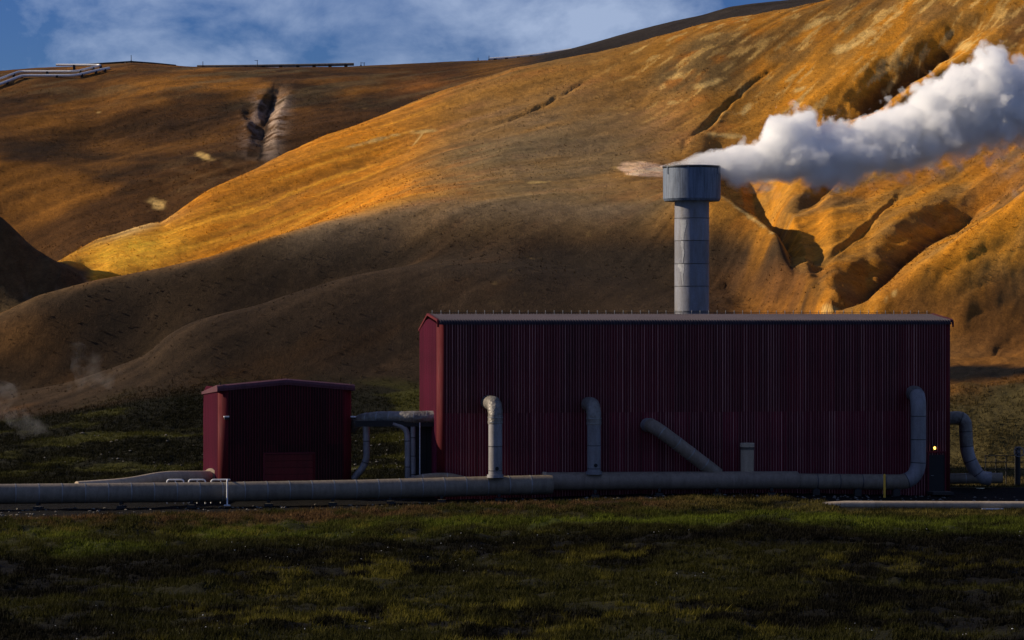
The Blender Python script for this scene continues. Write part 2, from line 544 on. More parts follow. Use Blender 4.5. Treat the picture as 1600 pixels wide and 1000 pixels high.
def ray_row(H, x, y, nth=1):
    """first row whose surface is seen at picture column x, row y"""
    j = np.clip(np.searchsorted(colx, x), 1, len(colx) - 1)
    t = (x - colx[j - 1]) / (colx[j] - colx[j - 1])
    hz = H[:, j - 1] * (1 - t) + H[:, j] * t
    yy = 500.0 - (hz - CAM_Z) * FOC / rowY
    i = int(np.argmax(yy <= y))
    return i, rowY[i], hz[i]

def on_hill(x, y, lift=0.0):
    i, Y, z = ray_row(H, x, y)
    return Vector((xof(x, Y), Y, z + lift))

def polyline_dist(P, X, Y):
    best = np.full(X.shape, 1e9); tpar = np.zeros(X.shape); side = np.zeros(X.shape)
    n = len(P) - 1
    for k in range(n):
        ax, ay = P[k]; bx, by = P[k + 1]
        dx, dy = bx - ax, by - ay
        L2 = dx * dx + dy * dy + 1e-9
        t = np.clip(((X - ax) * dx + (Y - ay) * dy) / L2, 0, 1)
        ex = X - ax - t * dx; ey = Y - ay - t * dy
        d = np.sqrt(ex * ex + ey * ey)
        better = d < best
        best = np.where(better, d, best); tpar = np.where(better, (k + t) / n, tpar)
        side = np.where(better, np.sign(dx * ey - dy * ex), side)
    return best, tpar, side

GULLY = []          # kept for colouring
def carve(pts, depth, width, sharp=1.6, wob=0.6, rough=0.35, rim=0.0):
    global H
    W = [on_hill(x, y) for x, y in pts]
    # resample with a little wander
    D = []
    for a, b in zip(W[:-1], W[1:]):
        for k in range(5):
            D.append(a.lerp(b, k / 5))
    D.append(W[-1])
    P = []
    for k, p in enumerate(D):
        P.append((p.x + (random.random() - 0.5) * wob, p.y + (random.random() - 0.5) * wob * 2))
    xs = [p[0] for p in P]; ys = [p[1] for p in P]
    pad = width * 2.6
    r0 = max(0, np.searchsorted(rowY, min(ys) - pad)); r1 = np.searchsorted(rowY, max(ys) + pad)
    u0 = (min(xs) - pad) / min(ys) * FOC + 800; u1 = (max(xs) + pad) / min(ys) * FOC + 800
    c0 = max(0, np.searchsorted(colx, min(u0, (min(xs) - pad) / max(ys) * FOC + 800))); c1 = np.searchsorted(colx, max(u1, (max(xs) + pad) / max(ys) * FOC + 800))
    X = GX[r0:r1, c0:c1]; Yv = GY[r0:r1, c0:c1]
    d, t, sd = polyline_dist(P, X, Yv)
    nz = 1 + rough * fbm(X * 0.35, Yv * 0.35, 3, 5)
    env = np.sin(np.clip(t, 0.0, 1.0) * math.pi) ** 0.85
    s = np.clip(1 - d / (width * nz), 0, 1)
    H[r0:r1, c0:c1] -= depth * env * s ** sharp * nz
    if rim:
        H[r0:r1, c0:c1] += rim * env * np.exp(-((d - width * 1.05) / (width * 0.4)) ** 2)
    GULLY.append((r0, r1, c0, c1, s * env, depth))

# erosion gullies and ravines seen in the photograph
carve([(1556, 8), (1520, 36), (1470, 70), (1430, 96), (1395, 118), (1350, 158), (1318, 178), (1288, 194)], 2.8, 4.6, 1.7, 0.4, 0.22, 0.4)
carve([(1232, 90), (1205, 106), (1172, 130), (1140, 160), (1105, 192), (1074, 218), (1066, 245)], 0.40, 0.5, 1.0, 0.35, 0.3, 0.05)
carve([(946, 108), (905, 133), (862, 157), (815, 182), (770, 198), (700, 226)], 0.28, 0.4, 1.0, 0.3, 0.3, 0.04)
carve([(1600, 92), (1540, 110), (1490, 126), (1440, 150), (1400, 190), (1330, 240), (1292, 288), (1258, 322), (1222, 360)], 1.6, 1.7, 1.0, 0.4, 0.35, 0.1)
carve([(1168, 272), (1178, 300), (1182, 335), (1215, 362), (1236, 388), (1238, 420), (1246, 462), (1252, 488)], 1.2, 1.2, 1.0, 0.4, 0.35, 0.1)
carve([(1412, 290), (1395, 318), (1350, 366), (1300, 408), (1252, 446)], 0.4, 0.5, 1.0, 0.3, 0.3, 0.06)
carve([(1590, 290), (1530, 318), (1480, 350), (1430, 386), (1380, 428), (1330, 462), (1290, 482)], 2.0, 3.4, 1.6, 0.4, 0.25, 0.3)
carve([(1600, 520), (1560, 545), (1548, 562)], 0.14, 0.3, 1.0, 0.2)
carve([(1600, 372), (1540, 392), (1480, 424), (1455, 470)], 0.22, 0.6, 1.2, 0.2, 0.3)
carve([(1600, 430), (1530, 450), (1470, 480)], 0.15, 0.45, 1.2, 0.2, 0.3)
carve([(1600, 470), (1560, 482), (1500, 508)], 0.12, 0.4, 1.2, 0.2, 0.3)
carve([(446, 128), (430, 150), (420, 172), (410, 200), (408, 225), (412, 246)], 0.8, 1.5, 1.3, 0.2, 0.45, 0.15)
carve([(386, 160), (396, 190), (406, 212)], 0.35, 1.0, 1.3, 0.3, 0.4, 0.1)
carve([(60, 205), (130, 212), (200, 208), (280, 202), (345, 205)], 0.4, 4.0, 1.4, 1.0, 0.4)
carve([(420, 470), (470, 453), (540, 432), (600, 420), (640, 414)], 0.15, 1.2, 1.1, 0.3, 0.2)
carve([(545, 322), (520, 332), (480, 352), (450, 362)], 0.4, 0.9, 1.2, 0.4, 0.4)
carve([(1120, 440), (1160, 462), (1200, 482)], 0.5, 1.6, 1.2, 0.5, 0.4)
carve([(20, 360), (60, 398), (100, 432)], 0.5, 0.9, 1.0, 0.5, 0.4)
carve([(0, 385), (40, 425), (70, 455)], 0.6, 1.0, 1.0, 0.5, 0.4)
carve([(690, 205), (640, 222), (600, 240), (560, 262), (520, 285)], 0.12, 0.8, 1.0, 0.4, 0.3)

# broad and small relief
amt = sstep(205, 240, GY) * (1 - 0.75 * sstep(375, 398, GY))
PX = np.broadcast_to(colx[None, :], H.shape)
U = GX * math.cos(R(42)) + GY * math.sin(R(42)); W_ = -GX * math.sin(R(42)) + GY * math.cos(R(42))
Ur = GX * math.cos(R(60)) + GY * math.sin(R(60)); Wr = -GX * math.sin(R(60)) + GY * math.cos(R(60))
lean = sstep(760, 1120, PX)                      # the ridges fall more towards the viewer on the right
def nb(fu, fw, octv, seed):
    """noise drawn out along the fall of the slope"""
    return fbm(U * fu, W_ * fw, octv, seed) * (1 - lean) + fbm(Ur * fu, Wr * fw, octv, seed + 300) * lean
Kc9 = build_knots(colx)[9][0][None, :]
rg = sstep(1040, 1200, PX) * sstep(236, 262, GY)
rg = rg * sstep(Kc9 + 2, Kc9 - 6, GY)
H += rg * (0.42 * (0.35 - np.abs(fbm(Ur * 0.018, Wr * 0.085, 3, 24))) + 0.16 * (0.3 - np.abs(fbm(Ur * 0.05, Wr * 0.33, 3, 25))))
lf = sstep(760, 560, PX) * sstep(262, 285, GY)
H += lf * 0.22 * (0.3 - np.abs(nb(0.02, 0.16, 3, 26)))
fr = sstep(310, 280, GY) * sstep(215, 240, GY) * sstep(760, 560, PX)
H += fr * 0.22 * fbm(GX * 0.055 + 3, GY * 0.09, 3, 27)
amt = amt * (1 - 0.72 * sstep(282, 266, GY) * sstep(1100, 980, PX))
H += amt * (0.55 * nb(0.045, 0.10, 4, 21) + 0.10 * nb(0.22, 0.7, 4, 31) + 0.05 * fbm(GX * 1.1, GY * 1.1, 3, 41))
H += sstep(195, 205, GY) * (1 - sstep(222, 236, GY)) * (0.5 * fbm(GX * 0.12, GY * 0.16, 4, 51) + 0.22 * fbm(GX * 0.7, GY * 0.7, 3, 52))

# soil colours of the hill: the ground's soils, with some light and shade painted in
PX = np.broadcast_to(colx[None, :], H.shape)
PY = 500.0 - (H - CAM_Z) * FOC / GY
C = np.zeros(H.shape + (3,))
def lay(color, w):
    global C
    w = np.clip(w, 0, 1)[..., None]
    C = C * (1 - w) + np.array(color) * w
n_big = nb(0.05, 0.12, 4, 61); n_mid = nb(0.16, 0.5, 4, 62); n_fin = fbm(GX * 0.8, GY * 0.8, 4, 63)
Kk = build_knots(colx)
Yfoot = Kk[3][0][None, :]; Yspur = Kk[6][0][None, :]; Ycrest = Kk[9][0][None, :]; Yback = Kk[12][0][None, :]
lay((0.42, 0.185, 0.020), np.ones(H.shape))                                              # ochre rhyolite
lay((0.20, 0.125, 0.042), 0.9 * sstep(-0.35, 0.5, n_big))                                # olive-tan gravel
lay((0.50, 0.175, 0.012), 0.8 * sstep(0.0, 0.6, n_mid))                                  # rusty clay
# olive-grey gravel cap of the middle ridge
cap = np.exp(-(((PX - 880) / 230) ** 2 + ((PY - 230) / 120) ** 2) ** 1.5)
lay((0.185, 0.140, 0.075), 0.95 * cap * sstep(Ycrest + 3, Ycrest - 6, GY) * (0.75 + 0.4 * n_mid))
# orange flank left of it
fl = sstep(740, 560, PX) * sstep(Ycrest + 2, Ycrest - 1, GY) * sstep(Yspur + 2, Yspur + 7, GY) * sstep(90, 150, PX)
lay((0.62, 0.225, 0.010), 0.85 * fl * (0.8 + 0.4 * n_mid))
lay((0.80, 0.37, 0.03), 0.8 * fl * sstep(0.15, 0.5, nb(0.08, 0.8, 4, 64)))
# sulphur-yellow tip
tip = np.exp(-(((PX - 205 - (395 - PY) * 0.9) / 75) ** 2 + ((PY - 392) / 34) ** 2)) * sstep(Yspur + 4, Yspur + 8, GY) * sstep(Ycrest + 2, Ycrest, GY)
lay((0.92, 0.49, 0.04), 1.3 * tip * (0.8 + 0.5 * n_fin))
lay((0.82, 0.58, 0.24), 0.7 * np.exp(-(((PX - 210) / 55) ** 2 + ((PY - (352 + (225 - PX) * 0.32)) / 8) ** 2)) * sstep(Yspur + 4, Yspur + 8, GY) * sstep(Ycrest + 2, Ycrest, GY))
# grey-brown gravel on the front spurs, darkened for the lower slopes' shade
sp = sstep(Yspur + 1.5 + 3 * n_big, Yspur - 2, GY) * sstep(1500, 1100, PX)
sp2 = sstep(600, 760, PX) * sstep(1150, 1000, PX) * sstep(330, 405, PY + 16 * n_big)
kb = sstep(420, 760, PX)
brown = sp * (1 - kb) + np.maximum(sp2, sp * sstep(300, 400, PY + 18 * n_big)) * kb  # light rolling off the slope, put in as a colour fade
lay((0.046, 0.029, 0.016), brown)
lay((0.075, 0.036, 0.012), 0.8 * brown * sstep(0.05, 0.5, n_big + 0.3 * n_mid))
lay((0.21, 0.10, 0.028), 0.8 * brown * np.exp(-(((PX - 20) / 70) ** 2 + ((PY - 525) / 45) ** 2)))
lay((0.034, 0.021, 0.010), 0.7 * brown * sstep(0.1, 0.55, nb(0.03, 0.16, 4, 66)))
# lit rounded crest of the front spur, painted as a paler band
lay((0.20, 0.145, 0.085), 0.75 * np.exp(-((GY - Yspur + 1.0) / 3.0) ** 2) * sstep(360, 520, PX) * sstep(1080, 960, PX) * (0.9 + 0.3 * n_mid))
lay((0.11, 0.078, 0.048), 0.6 * np.exp(-((GY - Yspur) / 2.0) ** 2) * sstep(420, 300, PX))
# shade in the hollow behind the low front spur, painted as dark soil
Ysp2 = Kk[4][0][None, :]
hollow_shade = np.exp(-((GY - Ysp2 - 4.5 + 1.5 * n_mid) / 3.2) ** 2) * sstep(150, 300, PX) * sstep(720, 560, PX)
lay((0.020, 0.013, 0.008), 0.85 * hollow_shade)
lay((0.030, 0.022, 0.014), 0.7 * brown * sstep(520, 900, PX) * np.exp(-((PY - 410 - 20 * n_big) / 40) ** 2))  # shade on the slope below the crest, painted darker
# dark brown far-left hill
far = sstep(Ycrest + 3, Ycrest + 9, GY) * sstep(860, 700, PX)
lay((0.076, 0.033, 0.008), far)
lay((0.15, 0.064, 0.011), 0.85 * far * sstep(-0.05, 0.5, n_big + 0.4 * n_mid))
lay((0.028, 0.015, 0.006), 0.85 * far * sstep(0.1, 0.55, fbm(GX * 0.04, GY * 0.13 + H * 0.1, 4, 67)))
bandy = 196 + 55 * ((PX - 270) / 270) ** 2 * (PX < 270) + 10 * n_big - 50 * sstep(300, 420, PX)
lay((0.022, 0.012, 0.005), 0.85 * far * np.exp(-((PY - bandy) / 17) ** 2) * sstep(440, 380, PX) * (0.8 + 0.4 * n_mid))  # dark arch: shadow modelling of the hill put into its colour
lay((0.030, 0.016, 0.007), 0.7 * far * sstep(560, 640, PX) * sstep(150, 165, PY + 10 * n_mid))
lay((0.17, 0.095, 0.035), 0.55 * far * np.exp(-(((PX - 330) / 90) ** 2 + ((PY - 268) / 40) ** 2)) * sstep(-0.3, 0.5, n_fin))
lay((0.27, 0.11, 0.014), 0.75 * far * sstep(0.12, 0.5, nb(0.05, 0.09, 4, 404)))
lay((0.10, 0.075, 0.035), 0.6 * far * sstep(190, 120, PY) * sstep(-0.1, 0.4, n_mid))
lay((0.30, 0.11, 0.02), 0.7 * far * np.exp(-(((PX - 660) / 45) ** 2 + ((PY - 133 + (PX - 660) * 0.12) / 9) ** 2)))
# black scree sliver on the far skyline, right
sl = sstep(Ycrest + 4, Ycrest + 10, GY) * sstep(740, 860, PX)
lay((0.032, 0.025, 0.02), sl)
# dark spur end, far left
Yt = Kk[8][0][None, :]
ts = sstep(152, 128, PX) * sstep(Yspur + 3, Yspur + 6, GY) * sstep(Yt + 4, Yt + 1, GY)
lay((0.085, 0.055, 0.025), ts)
lay((0.40, 0.31, 0.22), 0.75 * ts * sstep(0.18, 0.5, fbm((GX + 0.8 * GY) * 0.5, (GX - 0.5 * GY) * 0.06, 4, 68)))
# rust and ochre on the right-hand ridges
rt = sstep(1120, 1240, PX) * sstep(Ycrest + 2, Ycrest - 2, GY)
lay((0.60, 0.245, 0.014), 0.65 * rt * sstep(-0.4, 0.4, n_mid))
lay((0.28, 0.105, 0.018), 0.6 * rt * sstep(0.1, 0.6, n_big))
lay((0.13, 0.058, 0.016), 0.85 * sstep(1330, 1420, PX) * sstep(400, 500, PY + (1600 - PX) * 0.12 + 25 * n_big))
lay((0.11, 0.05, 0.016), 0.75 * np.exp(-(((PX - 1165) / 75) ** 2 + ((PY - 445) / 38) ** 2)) * (0.9 + 0.5 * n_fin))
# dark earth colour in the gullies, painting in their shade
GU = np.zeros(H.shape); 
for (r0, r1, c0, c1, s, dep) in GULLY:
    GU[r0:r1, c0:c1] = np.maximum(GU[r0:r1, c0:c1], s * min(1.0, 0.45 + dep * 0.2))
lay((0.05, 0.024, 0.010), 0.8 * sstep(0.42, 0.75, GU + 0.12 * n_fin) * (1 - 0.85 * far))
# pale bleached patches
PALE = [(998, 264, 40, 13, 0.08), (1508, 72, 17, 9, -0.5), (1315, 75, 22, 10, -0.4), (1355, 52, 20, 6, -0.4), (1335, 70, 35, 4, -0.5), (1060, 118, 22, 5, -0.3), (1035, 135, 9, 5, -0.4), (1050, 160, 13, 4, -0.2),
        (1165, 172, 14, 6, -0.9), (1270, 38, 35, 6, -0.45), (1110, 130, 40, 5, -0.3), (1298, 482, 16, 6, 0.0), (838, 285, 22, 2.5, -0.05), (590, 218, 60, 3, -0.25), (668, 205, 22, 3, -0.1), (655, 215, 30, 2, -0.9),
        (153, 175, 7, 2, -0.05), (246, 318, 16, 11, 0.2), (320, 245, 14, 6, 0.3),
        (1380, 145, 4, 5, 0), (1250, 140, 14, 3, -0.3), (1160, 330, 60, 3, 0.62), (1350, 492, 60, 2.2, -0.62), (1140, 212, 40, 4, 0.1)]
pw = np.zeros(H.shape)
for (cx, cy, rx, ry, rot) in PALE:
    dx = PX - cx; dy = PY - cy
    a = dx * math.cos(rot) + dy * math.sin(rot); b = -dx * math.sin(rot) + dy * math.cos(rot)
    pw = np.maximum(pw, np.exp(-((a / rx) ** 2 + (b / ry) ** 2) * 1.1))
vis = sstep(Ycrest + 1, Ycrest - 1, GY) * (PX > 700) + sstep(Yspur + 3, Yspur + 6, GY) * (PX <= 700)
lay((0.66, 0.43, 0.14), 0.9 * sstep(0.28, 0.85, pw + 0.5 * n_fin) * np.clip(vis, 0, 1))
lay((0.80, 0.53, 0.34), sstep(0.34, 0.60, np.exp(-(((PX - 1006) / 42) ** 4 + ((PY - 264 - 0.08 * (PX - 1000)) / 12) ** 2)) + 0.16 * n_fin) * np.clip(vis, 0, 1) * (0.9 + 0.5 * n_fin))
rav = 428 - (PY - 150) * 0.2
lay((0.42, 0.31, 0.23), 0.85 * np.exp(-(((PX - rav - 12) / 15) ** 2 + ((PY - 200) / 52) ** 4)) * far * sstep(-0.6, 0.1, n_fin))  # pale ravine rock, right bank painted lighter as the lit side
lay((0.24, 0.17, 0.13), 0.8 * np.exp(-(((PX - rav + 22) / 16) ** 2 + ((PY - 195) / 48) ** 4)) * far * sstep(-0.3, 0.3, n_fin))
lay((0.012, 0.008, 0.006), 0.9 * np.exp(-((PX - rav + 3 + 5 * n_fin) / 3.2) ** 2) * sstep(120, 140, PY) * sstep(262, 245, PY) * far)  # shade in the ravine bottom, painted as a dark line
# small pale flecks on the upper slopes
lay((0.62, 0.38, 0.11), 0.8 * sstep(0.28, 0.5, nb(0.22, 1.3, 4, 69) + 0.25 * fbm(GX * 0.05, GY * 0.05, 2, 70)) * sstep(900, 1000, PX) * sstep(230, 150, PY) * sstep(Ycrest + 1, Ycrest - 2, GY))
# fine rills of lighter and darker scree down the slopes
ril = nb(0.06, 2.2, 3, 401); ril2 = nb(0.035, 0.9, 4, 402)
C *= (1 + 0.30 * ril + 0.34 * ril2 + 0.42 * nb(0.022, 0.055, 3, 403))[..., None]
C = np.clip(C, 0.003, 0.9)
# moss and heath at the foot
edge = GY + 3.5 * fbm(GX * 0.2, GY * 0.2, 4, 71)
mo = sstep(Yfoot + 3, Yfoot - 3, edge)
lay((0.010, 0.010, 0.004), mo)
lay((0.056, 0.055, 0.010), 0.85 * mo * sstep(0.02, 0.4, fbm(GX * 0.16, GY * 0.30, 4, 72)))
lay((0.105, 0.082, 0.030), 0.85 * mo * sstep(1440, 1500, PX))
lay((0.008, 0.007, 0.006), sstep(1380, 1440, PX) * sstep(Yfoot + 1, Yfoot + 3, GY) * sstep(568, 577, PY + 6 * n_mid))  # shadow in the right-hand hollow, painted near black

nr, nc = H.shape
idx = np.arange(nr * nc).reshape(nr, nc)
F = np.stack([idx[:-1, :-1], idx[:-1, 1:], idx[1:, 1:], idx[1:, :-1]], -1).reshape(-1, 4)
V = np.stack([GX, GY, H], -1).reshape(-1, 3)
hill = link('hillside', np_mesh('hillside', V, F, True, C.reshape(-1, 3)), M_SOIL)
tag(hill, kind='structure')

# ------------------------------------------------------------------ the plain in front
TH = R(-10.0)                                    # how far the hall is turned: its left end stands nearer
HALL_R = Vector((xof(1488, 186.0), 186.0, 0))    # front right corner
LEN = 31.5
HALL_L = HALL_R + Vector((-math.cos(TH), math.sin(TH), 0)) * LEN

PIPE_X = [-500, -150, 0, 355, 553, 700, 770, 862]
PIPE_Y = [167.0, 170.6, 172.0, 175.2, 177.0, 178.3, 178.9, 179.7]
PIPE_C = [776, 773, 772, 768.5, 765, 761, 759, 757]
DUCT_X = [850, 1000, 1125, 1243]; DUCT_Y = [180.2, 181.1, 181.8, 182.5]; DUCT_C = [752, 751, 750.5, 750]
AX = PIPE_X[:-1] + DUCT_X[1:] + [1430, 2200]; AY = PIPE_Y[:-1] + DUCT_Y[1:] + [184.0, 188]; AC = PIPE_C[:-1] + DUCT_C[1:] + [753, 760]

def plain_height(X, Y):
    px = 800 + FOC * X / np.maximum(Y, 5)
    pY = np.interp(px, AX, AY); pz = CAM_Z + (500 - np.interp(px, AX, AC)) / FOC * pY
    d = Y - pY
    by = np.interp(px, [-500, 0, 400, 700, 1000, 1200, 1285, 1320, 1600, 2200], [816, 812, 803, 791, 782, 778, 786, 798, 801, 805])
    bz = np.interp(px, [-500, 1200, 1285, 1320, 2200], [0.30, 0.30, 0.15, -0.12, -0.12])
    bY = FOC * (CAM_Z - bz) / (by - 500)
    ditch = pz - 0.88
    rough = 0.16 * fbm(X * 0.09, Y * 0.06, 4, 81) * 2.2 + 0.30 * fbm(X * 0.42, Y * 0.3, 3, 82) + 0.17 * np.abs(fbm(X * 1.5, Y * 1.1, 3, 83))
    front = bz * sstep(bY - 14, bY, Y) + rough * (0.35 + 0.65 * sstep(bY, bY - 6, Y)) * sstep(bY + 3, bY, Y)
    w = sstep(bY, bY + 3.0, Y)
    back = ditch * (1 - sstep(1.5, 5.0, d)) + 0.06 * fbm(X * 1.2, Y * 1.2, 3, 84)
    return front * (1 - w) + back * w, bY, w

gx = np.concatenate([np.arange(-2600, -80, 60.0), np.arange(-80, 1690, 4.0), np.arange(1690, 4200, 60.0)])
gy = np.concatenate([np.arange(8.0, 92, 4.0), np.arange(92.0, 190.6, 0.3), [190.8, 191.2]])
PXg, Yg = np.meshgrid(gx, gy)
Xg = (PXg - 800) / FOC * Yg
Zg, bYg, wg = plain_height(Xg, Yg)
Zg = np.where(Yg > 190.5, Zg - 0.6, Zg)

def heath_color(X, Y, bY, w):
    """what grows where: heather, moss, grass, dry grass, plus a painted shade belt"""
    n1 = fbm(X * 0.05, Y * 0.045, 4, 91); n2 = fbm(X * 0.22, Y * 0.16, 4, 92); n3 = fbm(X * 0.8, Y * 0.6, 3, 93)
    c = np.zeros(X.shape + (3,)); c[:] = (0.038, 0.037, 0.008)
    def put(col, a):
        nonlocal c
        a = np.clip(a, 0, 1)[..., None]
        c = c * (1 - a) + np.array(col) * a
    put((0.007, 0.0065, 0.004), 0.97 * sstep(-0.12, 0.22, n2 + 0.5 * n1))                    # dark heather
    q = bY - Y
    gb = np.exp(-((q - 14 - 4 * n1) / 6.5) ** 2)                                          # green belt behind the bank
    put((0.11, 0.135, 0.014), 0.95 * gb * sstep(-0.35, 0.25, n2 + 0.3 * n3))
    put((0.135, 0.118, 0.018), 0.85 * sstep(0.15, 0.45, n2 * 0.6 + n3 * 0.8) * sstep(0.2, -0.2, n1))
    bb = np.exp(-((q - 3.0) / 4.5) ** 2)
    put((0.13, 0.068, 0.032), 0.9 * bb * sstep(-0.4, 0.3, n3 + 0.4 * n2) * sstep(1250, 1000, 800 + FOC * X / Y))  # rusty dry heath on the bank
    put((0.15, 0.12, 0.03), 0.85 * bb * sstep(-0.4, 0.3, n3) * sstep(1000, 1120, 800 + FOC * X / Y))
    db = np.exp(-((q - 27 - 5 * n1) / 6.5) ** 2)
    put((0.005, 0.0045, 0.003), 0.92 * db)  # near-black shade streak across the grass, put into the plant colour
    c *= (1 - 0.15 * sstep(20, 34, q))[..., None]
    put((0.012, 0.011, 0.010), w)                                                         # black gravel round the pipes
    return c
Cg = heath_color(Xg, Yg, bYg, wg)
ng, mg = Xg.shape
ig = np.arange(ng * mg).reshape(ng, mg)
Fg = np.stack([ig[:-1, :-1], ig[:-1, 1:], ig[1:, 1:], ig[1:, :-1]], -1).reshape(-1, 4)
ground = link('ground', np_mesh('ground', np.stack([Xg, Yg, Zg], -1).reshape(-1, 3), Fg, True, Cg.reshape(-1, 3) * 0.40), M_GROUND)
tag(ground, kind='structure')

# ------------------------------------------------------------------ heath: tufts of grass blades
def tufts(name, X, Y, Zb, col, blades, hmin, hmax, width, label):
    n = len(X)
    nb = n * blades
    bx = np.repeat(X, blades) + rng.normal(0, 0.07, nb); by = np.repeat(Y, blades) + rng.normal(0, 0.07, nb); bz = np.repeat(Zb, blades) - 0.03
    h = rng.uniform(hmin, hmax, nb) * np.repeat(rng.uniform(0.45, 1.35, n), blades)
    a = rng.uniform(0, math.pi, nb); w = width * rng.uniform(0.6, 1.3, nb)
    lx = rng.normal(0.10, 0.32, nb) * h; ly = rng.normal(0, 0.30, nb) * h
    V = np.zeros((nb, 3, 3), np.float32)
    V[:, 0, 0] = bx - np.cos(a) * w; V[:, 0, 1] = by - np.sin(a) * w; V[:, 0, 2] = bz
    V[:, 1, 0] = bx + np.cos(a) * w; V[:, 1, 1] = by + np.sin(a) * w; V[:, 1, 2] = bz
    V[:, 2, 0] = bx + lx; V[:, 2, 1] = by + ly; V[:, 2, 2] = bz + h
    F = np.arange(nb * 3).reshape(-1, 3)
    cc = np.repeat(col, blades, axis=0) * rng.uniform(0.55, 1.45, (nb, 1))
    c3 = np.repeat(cc, 3, axis=0)
    o = link(name, np_mesh(name, V.reshape(-1, 3), F, False, c3), M_GRASS)
    return tag(o, label, 'grass', kind='stuff')

N = 305000
Yr = np.sqrt(rng.uniform(97.0 ** 2, 178.0 ** 2, N))
pr = rng.uniform(-140, 1740, N)
Xr = (pr - 800) / FOC * Yr
zr, br, wr = plain_height(Xr, Yr)
keep = rng.uniform(0, 1, N) > wr * 1.35
dens = fbm(Xr * 0.3, Yr * 0.22, 3, 95)
clump = fbm(Xr * 0.85, Yr * 0.6, 2, 98) + 0.6 * fbm(Xr * 2.3, Yr * 1.8, 2, 99)
keep &= rng.uniform(0, 1, N) < 0.74 + 0.5 * dens + 1.1 * clump
Xr, Yr, zr, br, wr, clump = Xr[keep], Yr[keep], zr[keep], br[keep], wr[keep], clump[keep]
zr = zr + 0.10 * np.clip(clump, -0.2, 0.6)
tufts('grass', Xr, Yr, zr, heath_color(Xr, Yr, br, wr * 0) * 0.82, 4, 0.07, 0.26, 0.024, 'dark tussocky heath grass covering the plain in front of the pipeline')

def hill_sample(X, Y):
    px = 800 + FOC * X / Y
    j = np.clip(np.searchsorted(colx, px), 1, len(colx) - 1); i = np.clip(np.searchsorted(rowY, Y), 1, len(rowY) - 1)
    tx = (px - colx[j - 1]) / (colx[j] - colx[j - 1]); ty = (Y - rowY[i - 1]) / (rowY[i] - rowY[i - 1])
    z = (H[i - 1, j - 1] * (1 - tx) + H[i - 1, j] * tx) * (1 - ty) + (H[i, j - 1] * (1 - tx) + H[i, j] * tx) * ty
    return z, C[i, j]

N = 110000
pr = np.where(rng.uniform(0, 1, N) < 0.85, rng.uniform(-30, 660, N), rng.uniform(1480, 1640, N))
Yr = rng.uniform(191.0, 245.0, N)
Xr = (pr - 800) / FOC * Yr
zr, cr = hill_sample(Xr, Yr)
green = (np.interp(pr, [-300, 700, 1100, 1490, 2200], [232, 240, 226, 212, 212]) + 2.5 * fbm(Xr * 0.2, Yr * 0.2, 3, 71) - Yr)
keep = green > rng.uniform(-3, 3, N)
keep &= rng.uniform(0, 1, N) < 0.6 + 0.7 * fbm(Xr * 0.25, Yr * 0.25, 3, 96)
tufts('moss_grass', Xr[keep], Yr[keep], zr[keep], cr[keep] * 0.9, 4, 0.07, 0.26, 0.03, 'dark green mossy grass on the slope behind the red buildings')

N = 42000
pr = rng.uniform(-20, 1620, N); Yr = 236 + (372 - 236) * rng.uniform(0, 1, N) ** 0.9
Xr = (pr - 800) / FOC * Yr
zr, cr = hill_sample(Xr, Yr)
keep = rng.uniform(0, 1, N) < 0.42 + 0.9 * fbm(Xr * 0.12, Yr * 0.12, 3, 97)
tufts('slope_scrub', Xr[keep], Yr[keep], zr[keep], cr[keep] * 0.72, 3, 0.05, 0.17, 0.05, 'sparse low scrub dotted over the bare ochre slopes')

# ------------------------------------------------------------------ red hall
PITCH, RIBD = 0.165, 0.06
def rib_profile(n_ribs, pitch=PITCH, depth=RIBD):
    """trapezoid sheet: (s, d) along the sheet, d outward"""
    out = []
    for k in range(n_ribs):
        b = k * pitch
        out += [(b, 0.0), (b + 0.45 * pitch, 0.0), (b + 0.60 * pitch, depth), (b + 0.86 * pitch, depth)]
    out.append((n_ribs * pitch, 0.0))
    return out

def sheet_mesh(name, n_ribs, z0, z1, z1b=None, back=0.012):
    """corrugated sheet in the plane y = 0, outward = -y"""
    z1b = z1 if z1b is None else z1b
    p = rib_profile(n_ribs); L = n_ribs * PITCH
    V = []; Fc = []
    for s, d in p:
        zt = z1 + (z1b - z1) * s / L
        V += [(s, -d, z0), (s, -d, zt), (s, -d + back, z0), (s, -d + back, zt)]
    for i in range(len(p) - 1):
        a, b = 4 * i, 4 * i + 4
        Fc += [(a, b, b + 1, a + 1), (a + 2, a + 3, b + 3, b + 2), (a + 1, b + 1, b + 3, a + 3), (a, a + 2, b + 2, b)]
    me = bpy.data.meshes.new(name); me.from_pydata(V, [], Fc); me.update()
    for i, pl_ in enumerate(me.polygons):
        if i % 4 == 0 and (i // 4) % 4 == 2: pl_.material_index = 1
    return me

